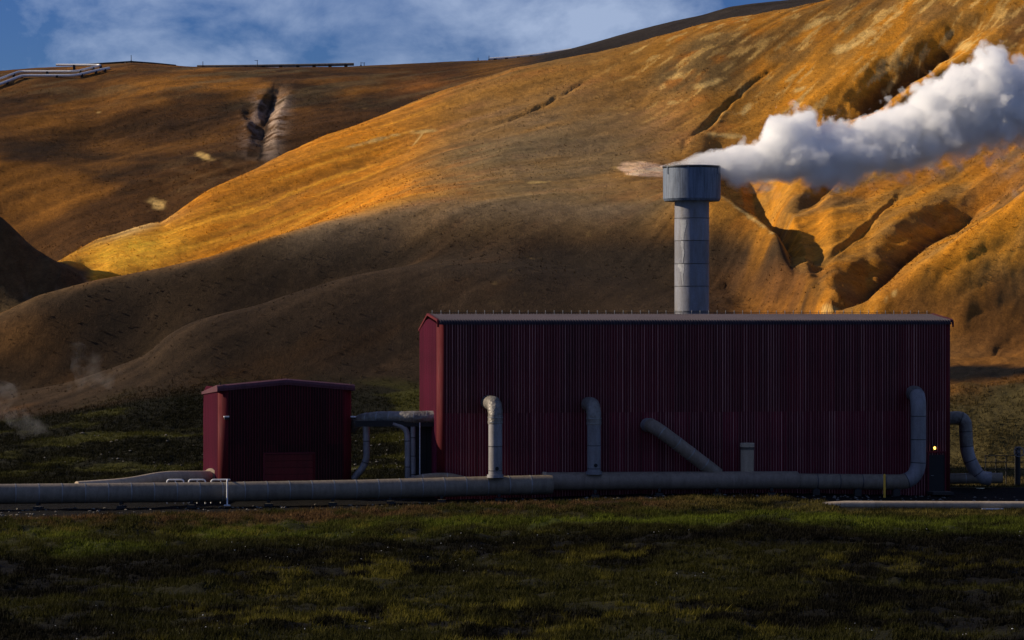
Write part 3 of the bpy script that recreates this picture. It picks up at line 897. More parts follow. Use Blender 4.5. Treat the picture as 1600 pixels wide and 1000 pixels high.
def red_building(name, label, cat, corner, theta, length, depth, z_eave, z_split, z_rear, ridge_back, ridge_rise, rad, gable_front=None, paints=None):
    """corner: front left corner on the ground; local x runs along the front, local y goes back"""
    root = thing(name, label, cat, corner, -theta)
    P_UP, P_LOW, P_RIB = paints or (M_RED, M_RED_LOW, M_RIB)
    ribs = 6
    step = ribs * PITCH
    n = int(round((length - 2 * rad) / step))
    off = (length - n * step) / 2
    core_top = min(z_eave, z_rear) - 0.15
    def ftop(s):
        if gable_front is None: return z_eave - 0.20
        return z_eave - 0.1 + gable_front * (1 - abs(s / length * 2 - 1)) 
    # inner structure so no light leaks through
    m = MB()
    m.box((length / 2, depth / 2, (core_top - 0.8) / 2), (length - 2 * rad, depth - 0.06, core_top + 0.8))
    m.build('frame', M_DARK, root)
    lower = sheet_mesh('cladding_sheet', ribs, -0.8, z_split)
    lower.materials.append(P_LOW); lower.materials.append(P_RIB)
    upper = None
    for k in range(n):
        s0 = off + k * step
        o = link('cladding_sheet', lower, None, root); o.location = (s0, 0, 0)
        if gable_front is None:
            if upper is None:
                upper = sheet_mesh('cladding_sheet', ribs, z_split - 0.08, z_eave - 0.20); upper.materials.append(P_UP); upper.materials.append(P_RIB)
            me = upper
        else:
            me = sheet_mesh('cladding_sheet', ribs, z_split - 0.08, ftop(s0), ftop(s0 + step)); me.materials.append(P_UP); me.materials.append(P_RIB)
        o = link('cladding_sheet', me, None, root); o.location = (s0, -0.014, 0)
    # rounded corner flashings (plain sheet)
    for side in (0, 1):
        m = MB()
        seg = 8
        cx = off if side == 0 else length - off
        zt = ftop(0) + 0.02
        V = []
        for k in range(seg + 1):
            a = math.pi / 2 * k / seg
            x = cx - math.sin(a) * (off) if side == 0 else cx + math.sin(a) * off
            y = rad - math.cos(a) * (rad + 0.05)
            V += [(x, y, -0.8), (x, y, zt)]
        fs = [(2 * k, 2 * k + 1, 2 * k + 3, 2 * k + 2) if side == 0 else (2 * k, 2 * k + 2, 2 * k + 3, 2 * k + 1) for k in range(seg)]
        m.add(V, fs, True)
        o = m.build('corner_flashing', M_TRIM, root)
        o.modifiers.new('thickness', 'SOLIDIFY').thickness = 0.02
    # end walls of corrugated sheets
    ne = int((depth - rad) / step)
    zend = lambda y: (z_eave - 0.20 if gable_front is None else z_eave - 0.1) + ((ridge_rise) * min(1, y / ridge_back) if gable_front is None else 0) + (0 if y < ridge_back else (z_rear - z_eave - ridge_rise + 0.2) * (y - ridge_back) / (depth - ridge_back))
    for k in range(ne + 1):
        y0 = rad + k * step
        nr_ = ribs if k < ne else max(1, int((depth - y0) / PITCH))
        y1 = y0 + nr_ * PITCH
        for side in (0, 1):
            me = sheet_mesh('end_sheet', nr_, -0.8, zend(y1) if side == 0 else zend(y0), zend(y0) if side == 0 else zend(y1))
            me.materials.append(M_END); me.materials.append(M_END)
            o = link('end_sheet', me, None, root)
            if side == 0:
                o.location = (0.03, y1, 0); o.rotation_euler = (0, 0, -math.pi / 2)
            else:
                o.location = (length - 0.03, y0, 0); o.rotation_euler = (0, 0, math.pi / 2)
    return root, off

hall, hoff = red_building('red_hall', 'long maroon corrugated steel hall in front of the steam stack', 'building',
                          HALL_L, TH, LEN, 7.4, 10.36, 5.0, 9.74, 3.9, 0.36, 0.56)
# curved ribbed eave and roof of the hall
def hall_roof():
    n_r = int((LEN - 0.1) / PITCH)
    prof = [(-0.085, 10.13), (-0.085, 10.20)]
    for k in range(1, 7):
        a = math.pi / 2 * k / 6
        prof.append((-0.085 + 0.22 * (1 - math.cos(a)), 10.20 + 0.18 * math.sin(a)))
    eave = prof; 
    roofp = [(0.36, 10.40), (3.9, 10.72), (7.46, 9.80), (7.50, 9.68)]
    V = []; Fc = []
    sp = rib_profile(n_r)
    full = eave + roofp
    for s, d in sp:
        for i, (y, z) in enumerate(full):
            q = d * 1.1
            if i < 2: yy, zz = y - q, z
            elif i < len(eave):
                a = math.pi / 2 * (i - 1) / 6
                yy, zz = y - q * math.cos(a), z + q * math.sin(a)
            else: yy, zz = y, z + q
            V.append((s + 0.05, yy, zz))
    m = len(full)
    for i in range(len(sp) - 1):
        for k in range(m - 1):
            a = i * m + k; b = a + m
            Fc.append((a, b, b + 1, a + 1))
    return V, Fc, len(eave), m
V, Fc, ne_, mm = hall_roof()
me = bpy.data.meshes.new('roof'); me.from_pydata(V, [], Fc); me.update(); me.materials.append(M_ROOF)
roof = link('roof', me, None, hall)
m = MB()
for sx in (0.0, LEN):
    P = [(sx, -0.14, 10.12), (sx, -0.13, 10.26), (sx, -0.03, 10.40), (sx, 0.3, 10.48), (sx, 3.9, 10.81), (sx, 7.55, 9.84)]
    m = MB()
    for a, b in zip(P[:-1], P[1:]):
        a = Vector(a); b = Vector(b)
        w = 0.06; t = 0.14
        vs = []
        for p in (a, b):
            for dx, dz in ((-w, 0.0), (w, 0.0), (w, -t), (-w, -t)):
                vs.append((p.x + dx, p.y, p.z + dz))
        m.add(vs, [(0, 1, 5, 4), (1, 2, 6, 5), (2, 3, 7, 6), (3, 0, 4, 7), (0, 3, 2, 1), (4, 5, 6, 7)])
    m.build('barge_flashing', M_TRIM if sx == 0.0 else M_RED, roof)
m = MB()
m.tube([(0, 0, 0), (0, 0, 0.27)], 0.022, 6)
m.box((0, 0, 0.02), (0.12, 0.10, 0.04))
post = m.mesh('ridge_post'); post.materials.append(M_SEAM)
for k in range(59):
    o = link('ridge_post', post, None, roof); o.location = (0.25 + k * (LEN - 0.6) / 58, 3.9, 10.72)
m = MB(); m.tube([(0.1, 3.9, 10.84), (LEN - 0.1, 3.9, 10.84)], 0.018, 6); m.build('ridge_wire', M_DARK, roof)
# door with its lit lamp, right end of the front
def hall_local(x, Y_hint=None):
    """distance along the hall front of picture column x"""
    u = (x - 800) / FOC
    # HALL_L + t*(cos,-sin): X = u*Y
    return (u * HALL_L.y - HALL_L.x) / (math.cos(TH) + u * math.sin(TH))
s_door = hall_local(1463)
m = MB(); m.box((s_door, -0.07, 1.12), (0.98, 0.06, 2.25)); door = m.build('door', M_DARK, hall)
m = MB()
for dx in (-0.54, 0.54): m.box((s_door + dx, -0.085, 1.16), (0.09, 0.10, 2.42))
m.box((s_door, -0.085, 2.42), (1.17, 0.10, 0.09)); m.build('door_frame', M_RED, door)
m = MB(); m.tube([(s_door - 0.36, -0.11, 1.0), (s_door - 0.36, -0.17, 1.0), (s_door - 0.22, -0.17, 1.0)], 0.015, 8); m.build('door_handle', M_SEAM, door)

def wall_local(root, x, y, Yd):
    return root.matrix_world.inverted() @ pt(x, y, Yd)
bpy.context.view_layer.update()

HN = Vector((-math.sin(TH), -math.cos(TH), 0))      # outward normal of the hall front
HD = Vector((math.cos(TH), -math.sin(TH), 0))
def hall_pt(x, y, out):
    """point that stands `out` metres in front of the hall front and is seen at picture x, y"""
    base = HALL_L + HN * out
    u = (x - 800) / FOC
    t = (u * base.y - base.x) / (HD.x - u * HD.y)
    p = base + HD * t
    return Vector((p.x, p.y, zof(y, p.y)))

# amber bulkhead lamp
lp = hall_pt(1459, 703, 0.0)
lamp = thing('wall_lamp', 'small lit amber lamp on the hall wall beside the right hand door', 'lamp', lp, -TH)
m = MB(); m.box((0, -0.09, 0.10), (0.22, 0.08, 0.34)); m.build('lamp_back', M_DARK, lamp)
m = MB(); m.box((0, -0.17, 0.26), (0.24, 0.26, 0.03)); m.build('lamp_hood', M_DARK, lamp)
mat_l, ntl, bl = new_mat('amber_glow')
bl.inputs['Base Color'].default_value = (0.8, 0.4, 0.08, 1)
bl.inputs['Emission Color'].default_value = (1.0, 0.50, 0.09, 1); bl.inputs['Emission Strength'].default_value = 4.0
m = MB(); m.lathe([(0.0, -0.09), (0.05, -0.075), (0.075, 0.0), (0.06, 0.07), (0.0, 0.09)], 14, (0, -0.19, 0.12)); m.build('bulb', mat_l, lamp)
m = MB(); m.box((s_door, -0.75, -0.02), (1.3, 1.2, 0.16)); m.build('door_step', M_CONC, hall)

# ------------------------------------------------------------------ small red house
HT = R(-15.0)
SM_L = Vector((xof(342, 181.0), 181.0, 0))
SM_LEN = 8.05
SMZ = zof(602, 182.0)
house, so = red_building('red_pump_house', 'small maroon pump house with shallow gable roof left of the big hall', 'building',
                         SM_L, HT, SM_LEN, 5.4, SMZ, 3.1, SMZ - 0.55, 5.38, 0.0, 0.45, gable_front=0.30, paints=(M_RED_SHADE, M_RED_SHADE, M_RED))
bpy.context.view_layer.update()
m = MB()
# shallow gable roof with a rolled front edge
secs = []
for s, rise in ((-0.12, -0.04), (SM_LEN / 2, 0.33), (SM_LEN + 0.12, -0.04)):
    sec = [(-0.13, -0.30), (-0.15, -0.14), (-0.06, 0.0), (0.15, 0.07), (5.6, -0.45), (5.6, -0.60)]
    secs.append([(s, y, SMZ + rise + z) for y, z in sec])
for a, b in zip(secs[:-1], secs[1:]):
    for k in range(5):
        m.add([a[k], b[k], b[k + 1], a[k + 1]], [(0, 1, 2, 3)], False)
    m.add([a[0], b[0], (b[0][0], 0.05, b[0][2]), (a[0][0], 0.05, a[0][2])], [(0, 3, 2, 1)])
m.add(secs[0], [(5, 4, 3, 2, 1, 0)]); m.add(secs[-1], [(0, 1, 2, 3, 4, 5)])
hroof = m.build('roof', M_ROOF_SMALL, house)
for s in (0.1, SM_LEN - 0.1):
    m = MB(); m.tube([(s, 0.1, SMZ - 0.05), (s, 0.1, SMZ + 0.14)], 0.03, 8); m.box((s, 0.1, SMZ + 0.12), (0.1, 0.1, 0.05)); m.build('roof_bracket', M_DARK, hroof)
def house_s(x):
    u = (x - 800) / FOC
    return (u * SM_L.y - SM_L.x) / (math.cos(HT) + u * math.sin(HT))
d0, d1 = house_s(413), house_s(489)
dz = zof(705, 186.0)
m = MB()
k = 7
for i in range(k):
    z0 = -0.3 + (dz + 0.3) * i / k; z1 = -0.3 + (dz + 0.3) * (i + 1) / k - 0.02
    m = MB(); m.box(((d0 + d1) / 2, -0.075, (z0 + z1) / 2), (d1 - d0, 0.05, z1 - z0)); 
    o = m.build('door_panel', M_DOOR, house)
for i, s in enumerate((d0 - 0.05, d1 + 0.05)):
    m = MB(); m.box((s, -0.085, (dz - 0.3) / 2), (0.1, 0.12, dz + 0.3)); m.build('door_jamb', M_TRIM if i else M_RED, house)
m = MB(); m.box(((d0 + d1) / 2, -0.085, dz + 0.05), (d1 - d0 + 0.2, 0.12, 0.1)); m.build('door_lintel', M_RED, house)
for (x, lab) in ((353, 'white lamp at the left front corner of the small pump house'), (551, 'white lamp at the right front corner of the small pump house')):
    s = house_s(x); base = house.matrix_world @ Vector((s, -0.06, 0)); base.z = zof(653, base.y)
    t = thing('corner_lamp', lab, 'lamp', base, -HT, 'corner lamps of the pump house')
    m = MB(); m.box((0, -0.10, 0.08), (0.30, 0.24, 0.07)); m.build('lamp_top', M_WHITE, t)
    m = MB(); m.box((0, -0.09, -0.02), (0.24, 0.18, 0.13)); m.build('lamp_body', M_DARK, t)
    m = MB(); m.tube([(0, 0.06, 0.02), (0, -0.06, 0.02)], 0.03, 8); m.build('lamp_arm', M_DARK, t)

# ------------------------------------------------------------------ steam stack
SY = 203.0
SX = xof(1081, SY)
stack = thing('steam_stack', 'grey steel steam stack with wide streaked cap rising behind the hall', 'chimney', (SX, SY, 0))
r_s = 27 / FOC * SY; r_c = 45 / FOC * SY
zc0, zc1 = zof(314, SY), zof(260, SY)
ring_y = [314, 341, 376, 412, 447, 486]
zs = [zof(y, SY) for y in ring_y]
while zs[-1] - 1.5 > 0: zs.append(zs[-1] - 1.5)
zs.append(-0.3)
for k, (za, zb) in enumerate(zip(zs[:-1], zs[1:])):
    q = r_s * (1.0 + 0.004 * (k % 2))
    m = MB(); m.lathe([(q, zb), (q, za - 0.01)], 48); m.lathe([(q, za - 0.01), (q - 0.03, za - 0.01)], 48); o = m.build('shaft_section', M_STACK, stack)
    if k:
        m = MB(); m.lathe([(q, za - 0.03), (q + 0.016, za - 0.03), (q + 0.016, za + 0.012), (q, za + 0.012)], 48); m.build('seam_ring', M_BAND, stack)
m = MB()
m.lathe([(r_s - 0.05, zc0 + 0.08), (r_c * 0.95, zc0 - 0.02)], 64); m.lathe([(r_c * 0.95, zc0 - 0.02), (r_c, zc0 + 0.14)], 64)
m.lathe([(r_c, zc0 + 0.14), (r_c, zc1)], 64); m.lathe([(r_c, zc1), (r_c - 0.14, zc1)], 64)
m.lathe([(r_c - 0.14, zc1), (r_c - 0.16, zc1 - 1.4)], 64); m.lathe([(r_c - 0.16, zc1 - 1.4), (0.0, zc1 - 1.45)], 64)
cap_o = m.build('cap', M_CAP, stack)
m = MB(); m.lathe([(r_c, zc1 - 0.12), (r_c + 0.04, zc1 - 0.12), (r_c + 0.04, zc1 + 0.02), (r_c, zc1 + 0.02)], 64); m.build('cap_rim', M_BAND, cap_o)
for ax in (-1.32, -0.55, -1.75, -2.6, 0.3):
    m = MB(); m.box(((r_c + 0.02) * math.sin(ax + 1.57), -(r_c + 0.02) * math.cos(ax + 1.57), zc1 - 0.3), (0.07, 0.06, 0.5), ax + 1.57); m.build('cap_rib', M_CAP, cap_o)
# lime crust that ran down the shaft: thin ragged curved patch
def crust(a0, z_top, z_bot, wid, seed):
    rr = random.Random(seed); nz_ = 34
    V = []; fs = []
    rad_ = r_s * 1.004 + 0.008
    for i in range(nz_ + 1):
        z = z_bot + (z_top - z_bot) * i / nz_
        w = wid * (0.75 + 0.35 * rr.random()) * (0.25 + 0.75 * (i / nz_) ** 0.7)
        c = a0 + 0.03 * math.sin(i * 0.2 + seed) + 0.02 * rr.random()
        for k in range(5):
            a = c + w * (k / 4 - 0.5)
            V.append((rad_ * math.sin(a), -rad_ * math.cos(a), z))
    for i in range(nz_):
        for k in range(4):
            fs.append((i * 5 + k, i * 5 + k + 1, i * 5 + k + 6, i * 5 + k + 5))
    m = MB(); m.add(V, fs, True); return m.build('lime_streak', M_LIME, stack)
crust(-0.60, zof(342, SY) - 0.1, zof(375, SY), 0.42, 3)
crust(-0.62, zof(377, SY), zof(411, SY), 0.22, 5)
crust(-0.62, zof(413, SY), zof(446, SY), 0.20, 8)
crust(-0.75, zof(413, SY), zof(425, SY), 0.5, 12)

# ------------------------------------------------------------------ pipes
def jacketed(name, label, cat, path, r, mat, sec=1.3, seam_mat=M_SEAM, band=0.006, group=None, seg=22, base=None, mats=None, dent=0.0):
    """insulated pipe: sheet-metal sections with a narrow strap over each joint. path in world metres."""
    P = [Vector(p) for p in path]
    root = thing(name, label, cat, base if base is not None else P[0], 0.0, group)
    o0 = root.location.copy()
    cum = [0.0]
    for a, b in zip(P[:-1], P[1:]): cum.append(cum[-1] + (b - a).length)
    tot = cum[-1]; n = max(1, int(round(tot / sec)))
    def at(s):
        i = max(0, min(len(P) - 2, int(np.searchsorted(cum, s) - 1)))
        return P[i].lerp(P[i + 1], (s - cum[i]) / max(1e-6, cum[i + 1] - cum[i]))
    for k in range(n):
        s0, s1 = tot * k / n, tot * (k + 1) / n
        inner = [s for s in cum if s0 + 0.02 < s < s1 - 0.02]
        ss = [s0] + inner + [s1]
        pts = [at(s) - o0 for s in ss]
        m = MB()
        rr = r * (1 + random.uniform(-0.006, 0.006))
        rf = None
        if dent:
            ph = random.random() * 6
            rf = lambda i, a: 1 + dent * (math.sin(3 * a + ph + i * 1.3) + 0.7 * math.sin(5 * a - ph + i * 2.1))
        m.tube(pts, rr, seg, rfun=rf)
        m.build('pipe_section', (mats(k / n) if mats else mat), root)
        if 0 < k and seam_mat is not None:
            d = (at(min(tot, s0 + 0.05)) - at(max(0, s0 - 0.05))).normalized()
            c = at(s0) - o0
            m = MB(); m.tube([c - d * 0.03, c + d * 0.03], r + band + 0.006, seg); m.build('strap', seam_mat, root)
    return root

# main pipeline
main_path = [pt(x, c, Y) for x, Y, c in zip(PIPE_X, PIPE_Y, PIPE_C)]
R_P = 0.565
pipeline = jacketed('main_pipeline', 'long thick grey insulated pipeline running along the ground in front of both red buildings', 'pipeline',
                    main_path, R_P, M_STEEL, 1.28, M_SEAM, 0.004, base=(main_path[2].x, main_path[2].y, -0.2))
duct_path = [pt(x, c, Y) for x, Y, c in zip(DUCT_X, DUCT_Y, DUCT_C)]
R_D = 0.53
header = jacketed('collector_pipe', 'thick brownish grey collector pipe with domed end along the foot of the hall', 'pipe',
                  duct_path, R_D, M_BROWN, 3.6, None, base=(duct_path[0].x, duct_path[0].y, -0.2))
dv = (duct_path[-1] - duct_path[-2]).normalized(); o0 = header.location
m = MB(); m.tube([duct_path[-1] - o0 + dv * t for t in (0.0, 0.06, 0.12, 0.17, 0.20)], [R_D, R_D * 0.985, R_D * 0.93, R_D * 0.82, R_D * 0.55], 22); m.build('end_cap', M_BROWN, header)
m = MB(); m.tube([duct_path[0] - o0 - dv * 0.08, duct_path[0] - o0 + dv * 0.10], R_D + 0.03, 22); m.build('end_collar', M_BEIGE, header)
# supports under the pipelines: concrete blocks with saddles
for i, x in enumerate([60, 190, 300, 420, 520, 610, 690, 780, 930, 1030, 1120, 1205]):
    Yp = float(np.interp(x, AX, AY)); cz = zof(float(np.interp(x, AX, AC)), Yp)
    zb = cz - 0.56 - 0.30
    par = pipeline if x < 850 else header
    m = MB(); m.box((xof(x, Yp), Yp, zb - 0.12), (0.45, 1.0, 0.5)); m.box((xof(x, Yp), Yp, cz - 0.54), (0.16, 0.7, 0.22))
    o = m.build('pipe_support', M_CONC, par); o.location = -Vector(par.location)

def wall_riser(name, label, x, y_bot, y_top, out, r, lean, mat_lo, seam_ys, with_hole=True):
    """vertical pipe that turns through a foil-lagged elbow into the hall front"""
    b = hall_pt(x, y_bot, out)
    zt = zof(y_top, b.y) - r
    root = thing(name, label, 'pipe', b, 0.0)
    stub = HN * (-(out))
    ex = 0.75
    ztop = zt - b.z
    pts_v = [Vector((0, 0, -0.10)), Vector((0, 0, ztop - ex))]
    zcuts = [-0.10] + sorted([zof(sy, b.y) - b.z for sy in seam_ys]) + [ztop - ex]
    for z0, z1 in zip(zcuts[:-1], zcuts[1:]):
        m = MB(); m.tube([(0, 0, z0), (0, 0, z1 - 0.012)], r * random.uniform(0.995, 1.005), 24); m.build('pipe_section', mat_lo, root)
        m = MB(); m.tube([(0, 0, z1 - 0.03), (0, 0, z1 + 0.012)], r + 0.012, 24); m.build('joint_band', M_BAND, root)
    n = 9
    c = Vector((0, 0, ztop - ex)) - HN * ex
    p0 = Vector((0, 0, ztop - ex))
    ax = Vector((0, 0, 1)).cross(-HN).normalized()
    pts = arc(c, p0, ax, math.pi / 2, n)
    pts = [Vector((0, 0, ztop - ex - 0.42))] + pts + [c + Vector((0, 0, ex)) + stub]
    ph = random.random() * 5
    m = MB(); m.tube(pts, r * 1.07, 24, rfun=lambda i, a: 1 + 0.022 * math.sin(4 * a + i * 1.9 + ph) + 0.018 * math.sin(7 * a - i * 2.7))
    m.build('foil_elbow', M_FOIL, root)
    for zz in (-0.34, -0.06):
        m = MB(); m.tube([(0, 0, ztop - ex + zz), (0, 0, ztop - ex + zz + 0.05)], r * 1.12, 24); m.build('foil_strap', M_SEAM, root)
    if with_hole:
        m = MB(); m.tube([(0.10, -r - 0.03, 0.42), (0.10, -r + 0.1, 0.42)], 0.11, 12); m.build('drain_stub', M_DARK, root)
        m = MB(); m.tube([(0, 0, -0.12), (0, 0, 0.06)], r + 0.08, 24); m.build('base_collar', mat_lo, root)
    return root

wall_riser('riser_pipe', 'leftmost bluish grey vertical pipe with foil elbow on the hall front', 774, 743, 620, 2.6, 0.40, 0, M_BLUE, [735, 697])
wall_riser('riser_pipe', 'second bluish grey vertical pipe with foil elbow, midway along the hall front', 928, 738, 622, 1.75, 0.40, 0, M_BLUE, [732, 696])
# slanting pipe
a = hall_pt(1122, 742, 1.45); b = hall_pt(1044, 683, 1.35); c = hall_pt(1013, 663, 0.55); d = c - HN * 0.7 - HD * 0.25
path = bend([a, b, c + HN * 0.5, c, d], 0.7, 6)
jacketed('slanting_pipe', 'brownish slanting pipe descending from the hall front to the collector pipe', 'pipe', bend([a, b + HN * 0.2, hall_pt(1018, 664, 1.0), hall_pt(1008, 664, -0.4)], 0.9, 8), 0.41, M_BROWN, 1.05, M_SEAM, 0.006,
         mats=lambda t: M_BLUE if t > 0.72 else (M_STEEL if t < 0.15 else M_BROWN))
# capped vent stub
b = hall_pt(1167.5, 740, 1.45)
vent = thing('vent_stub', 'short beige capped vent standing on the collector pipe', 'vent', b)
hz_ = zof(692, b.y) - b.z
m = MB(); m.lathe([(0.39, -0.2), (0.40, hz_ - 0.30)], 28); m.build('vent_pipe', M_BEIGE, vent)
for q in (0.40, 0.33):
    m = MB(); m.lathe([(0.38, hz_ - q), (0.425, hz_ - q), (0.425, hz_ - q + 0.04), (0.38, hz_ - q + 0.04)], 28); m.build('vent_band', M_BAND, vent)
m = MB(); m.lathe([(0.38, hz_ - 0.26), (0.425, hz_ - 0.25)], 28); m.lathe([(0.425, hz_ - 0.25), (0.425, hz_ - 0.02)], 28); m.lathe([(0.425, hz_ - 0.02), (0.39, hz_), (0.0, hz_ + 0.015)], 28, smooth=False); m.build('vent_cap', M_BEIGE, vent)

# outlet pipe: horizontal, elbow up, into the wall near the right end
q0 = hall_pt(1240, 752, 1.5); q1 = hall_pt(1435, 753.5, 1.5); q2 = hall_pt(1435, 616, 1.5); q3 = hall_pt(1425, 614, -0.3)
op = bend([q0, q1, q2, q3], 1.35, 9)
R_O = 0.465
outlet = jacketed('outlet_pipe', 'grey outlet pipe from the collector turning up into the right end of the hall front', 'pipe', op, R_O, M_BLUE, 1.45, M_BAND, 0.002,
                  base=(q0.x, q0.y, -0.1), mats=lambda t: M_STEEL if t < 0.5 else (M_BLUE if t < 0.82 else M_FOIL))
for x in (1275, 1340, 1400):
    p = hall_pt(x, 752, 1.5)
    m = MB(); m.box((p.x, p.y, p.z - 0.72), (0.4, 0.8, 0.5)); m.box((p.x, p.y, p.z - R_O), (0.14, 0.6, 0.2)); o = m.build('pipe_support', M_CONC, outlet); o.location = -Vector(outlet.location)
    
# downpipe beyond the right end of the hall
e0 = pt(1470, 655, 190.5); e1 = pt(1506, 652, 190.5); e2 = pt(1512, 712, 190.5); e3 = pt(1532, 747, 190.5)
jacketed('down_pipe', 'foil lagged pipe curving down beside the right end of the hall', 'pipe', bend([pt(1478, 654, 190.5), pt(1508, 652, 190.5), pt(1511, 712, 190.5), pt(1530, 746, 190.5), pt(1548, 748, 190.5)], 1.0, 8), 0.42, M_FOIL, 1.0, M_BAND, 0.004, seg=20,
         mats=lambda t: M_FOIL if t < 0.45 else M_BLUE)
jacketed('low_pipe', 'short thick grey pipe lying beyond the right end of the hall', 'pipe', [pt(1480, 748, 190.5), pt(1566, 747, 190.5)], 0.33, M_STEEL, 1.2, M_SEAM)
# buried pipe in the grass, lower right
jacketed('buried_pipe', 'pale thin pipe emerging from the grass mound at lower right', 'pipe', [pt(1285, 790.5, 172.2), pt(1320, 788.5, 172.2), pt(1700, 789.5, 172.2), pt(2100, 790, 172.2)], 0.215, M_BEIGE, 3.0, None, seg=18)
b = pt(1551, 795, 171.8)
t = tag(MB().box((0, 0, 0), (1.2, 0.06, 0.07)).build('marker_bar', M_WHITE), 'short white bar lying in the grass below the pale pipe', 'bar'); t.location = b

# yellow marker post
b = hall_pt(1382, 778, 2.6)
yp = thing('marker_post', 'yellow marker post in front of the outlet pipe', 'post', b)
hh = zof(742, b.y) - b.z
m = MB(); m.box((0, 0, hh / 2 - 0.1), (0.13, 0.09, hh + 0.2)); m.build('post', M_YELLOW, yp)
m = MB(); m.add([(-0.065, -0.045, hh), (0.065, -0.045, hh), (0.065, 0.045, hh), (-0.065, 0.045, hh), (0, 0, hh + 0.06)], [(0, 1, 4), (1, 2, 4), (2, 3, 4), (3, 0, 4)]); m.build('post_cap', M_YELLOW, yp)

# branch pipe to the small house
brp = bend([pt(120, 762, 173.6), pt(195, 757, 175.4), pt(255, 745.5, 178.6), pt(330, 745, 182.6), pt(338, 745, 184.6)], 1.2, 6)
br_ = jacketed('branch_pipe', 'beige branch pipe rising behind the main pipeline to the small pump house', 'pipe', brp, 0.36, M_BEIGE, 2.6, None, seg=20)
p = pt(329, 744, 182.5) - br_.location
m = MB(); dvec = (pt(330, 745, 182.6) - pt(255, 745.5, 178.6)).normalized(); m.tube([p - dvec * 0.05, p + dvec * 0.05], 0.47, 24); m.build('flange', M_BEIGE, br_)

# white tube hoops by the pipeline
def hoop(x0, x1, label, over=False):
    Yb = float(np.interp((x0 + x1) / 2, AX, AY)) + 0.85
    zt = zof(749.5, Yb)
    t = thing('guard_hoop', label, 'railing', (xof((x0 + x1) / 2, Yb), Yb, -0.1), 0.0, 'white tube hoops along the main pipeline')
    o = t.location
    A = pt(x0, 790, Yb); A.z = -0.1; B = Vector((xof(x0, Yb), Yb, zt)); Cc = Vector((xof(x1, Yb), Yb, zt)); D = Vector((Cc.x, Yb, -0.1))
    if over:
        Yf = Yb - 1.75
        Cc = Vector((xof(x1, Yf), Yf, zof(749.5, Yf))); Cb = Vector((Cc.x, Yb, zt)); D = Vector((Cc.x, Yf, zof(790, Yf)))
        pts = bend([A, B, Cb, Cc, D], 0.16, 5)
    else:
        pts = bend([A, B, Cc, D], 0.16, 5)
    m = MB(); m.tube([p - o for p in pts], 0.045, 10); m.build('tube', M_WHITE, t)
    xm = (B.x + (Cb.x if over else Cc.x)) / 2
    m = MB(); m.tube([Vector((xm, Yb, -0.1)) - o, Vector((xm, Yb, zt)) - o], 0.03, 8); m.build('middle_bar', M_WHITE, t)
    if over:
        m = MB(); m.box((D.x - o.x, D.y - o.y, D.z - o.z + 0.02), (0.34, 0.34, 0.06)); m.build('foot_plate', M_WHITE, t)
hoop(261, 287, 'leftmost low white tube hoop behind the main pipeline')
hoop(295, 321, 'middle low white tube hoop behind the main pipeline')
hoop(330, 355, 'white tube hoop stepping over the main pipeline to the ground in front', True)

# crossing pipe between the two buildings, with its drops
YC = 182.2
cp = bend([pt(550, 668, 184.2), pt(562, 656, 183.6), pt(590, 652, 182.9), pt(640, 652, YC), pt(687, 651, YC)], 0.6, 5)
cross = jacketed('crossing_pipe', 'crumpled foil lagged pipe bridging the gap between the two red buildings', 'pipe', cp, 0.36, M_FOIL, 0.75, M_SEAM, 0.004, dent=0.03)
p = pt(683, 649, YC) - cross.location
m = MB(); m.tube([p - Vector((0.05, 0, 0)), p + Vector((0.05, 0, 0))], 0.46, 24); m.build('flange', M_WHITE, cross)
m = MB(); m.box((pt(620, 662, YC) - cross.location), (4.9, 0.3, 0.34)); m.build('under_pipe_shade', M_DARK, cross)  # dark bar enlarged to add shade below the crossing pipe
jacketed('drop_pipe', 'dark drop pipe hooking left at the foot beside the small pump house', 'pipe', bend([pt(572, 656, 183.3), pt(573, 724, 183.3), pt(552, 748, 183.6)], 0.9, 6), 0.20, M_BLUE, 1.4, M_BAND, seg=14)
jacketed('drop_pipe', 'slim drop pipe bending off the crossing pipe, left one of the pair by the hall', 'pipe', bend([pt(614, 662, YC), pt(635, 668, YC), pt(637, 690, YC), pt(637, 770, YC)], 0.6, 6), 0.17, M_BLUE, 1.4, M_BAND, seg=14)
jacketed('drop_pipe', 'straight slim drop pipe beside the hall, right one of the pair', 'pipe', [pt(645, 655, YC), pt(646, 770, YC)], 0.15, M_BLUE, 1.1, M_BAND, seg=14)
jacketed('drop_pipe', 'very thin pale drop line in front of the dark cabinet by the hall', 'pipe', [pt(656, 660, YC - 0.3), pt(656, 770, YC - 0.3)], 0.03, M_WHITE, 5, None, seg=8)
# dark cabinet against the end wall
cb = pt(659, 770, 182.9); cb.z = -0.3
cabinet = thing('pipe_cabinet', 'black sheet metal cabinet under the crossing pipe against the hall end', 'cabinet', cb, -TH)
hc = zof(664, 182.6) + 0.3
for k in range(3):
    m = MB(); m.box((-0.62 + k * 0.58, -0.2, hc / 2), (0.56, 0.05, hc)); m.build('cabinet_panel', M_DARK, cabinet)
m = MB(); m.box((-0.05, 0.15, hc / 2), (1.7, 0.6, hc - 0.02)); m.build('cabinet_body', M_DARK, cabinet)
m = MB(); m.box((-0.05, 0.15, hc + 0.03), (1.8, 0.78, 0.05)); m.build('cabinet_lid', M_DARK, cabinet)

# low pale hump of pipe behind the main pipeline at the hall corner
jacketed('buried_elbow', 'low grey pipe hump behind the pipeline at the left corner of the hall', 'pipe', bend([pt(625, 757, 179.6), pt(655, 746, 179.6), pt(700, 743, 179.8), pt(735, 752, 180.0)], 0.8, 6), 0.20, M_STEEL, 1.4, M_SEAM, seg=16)

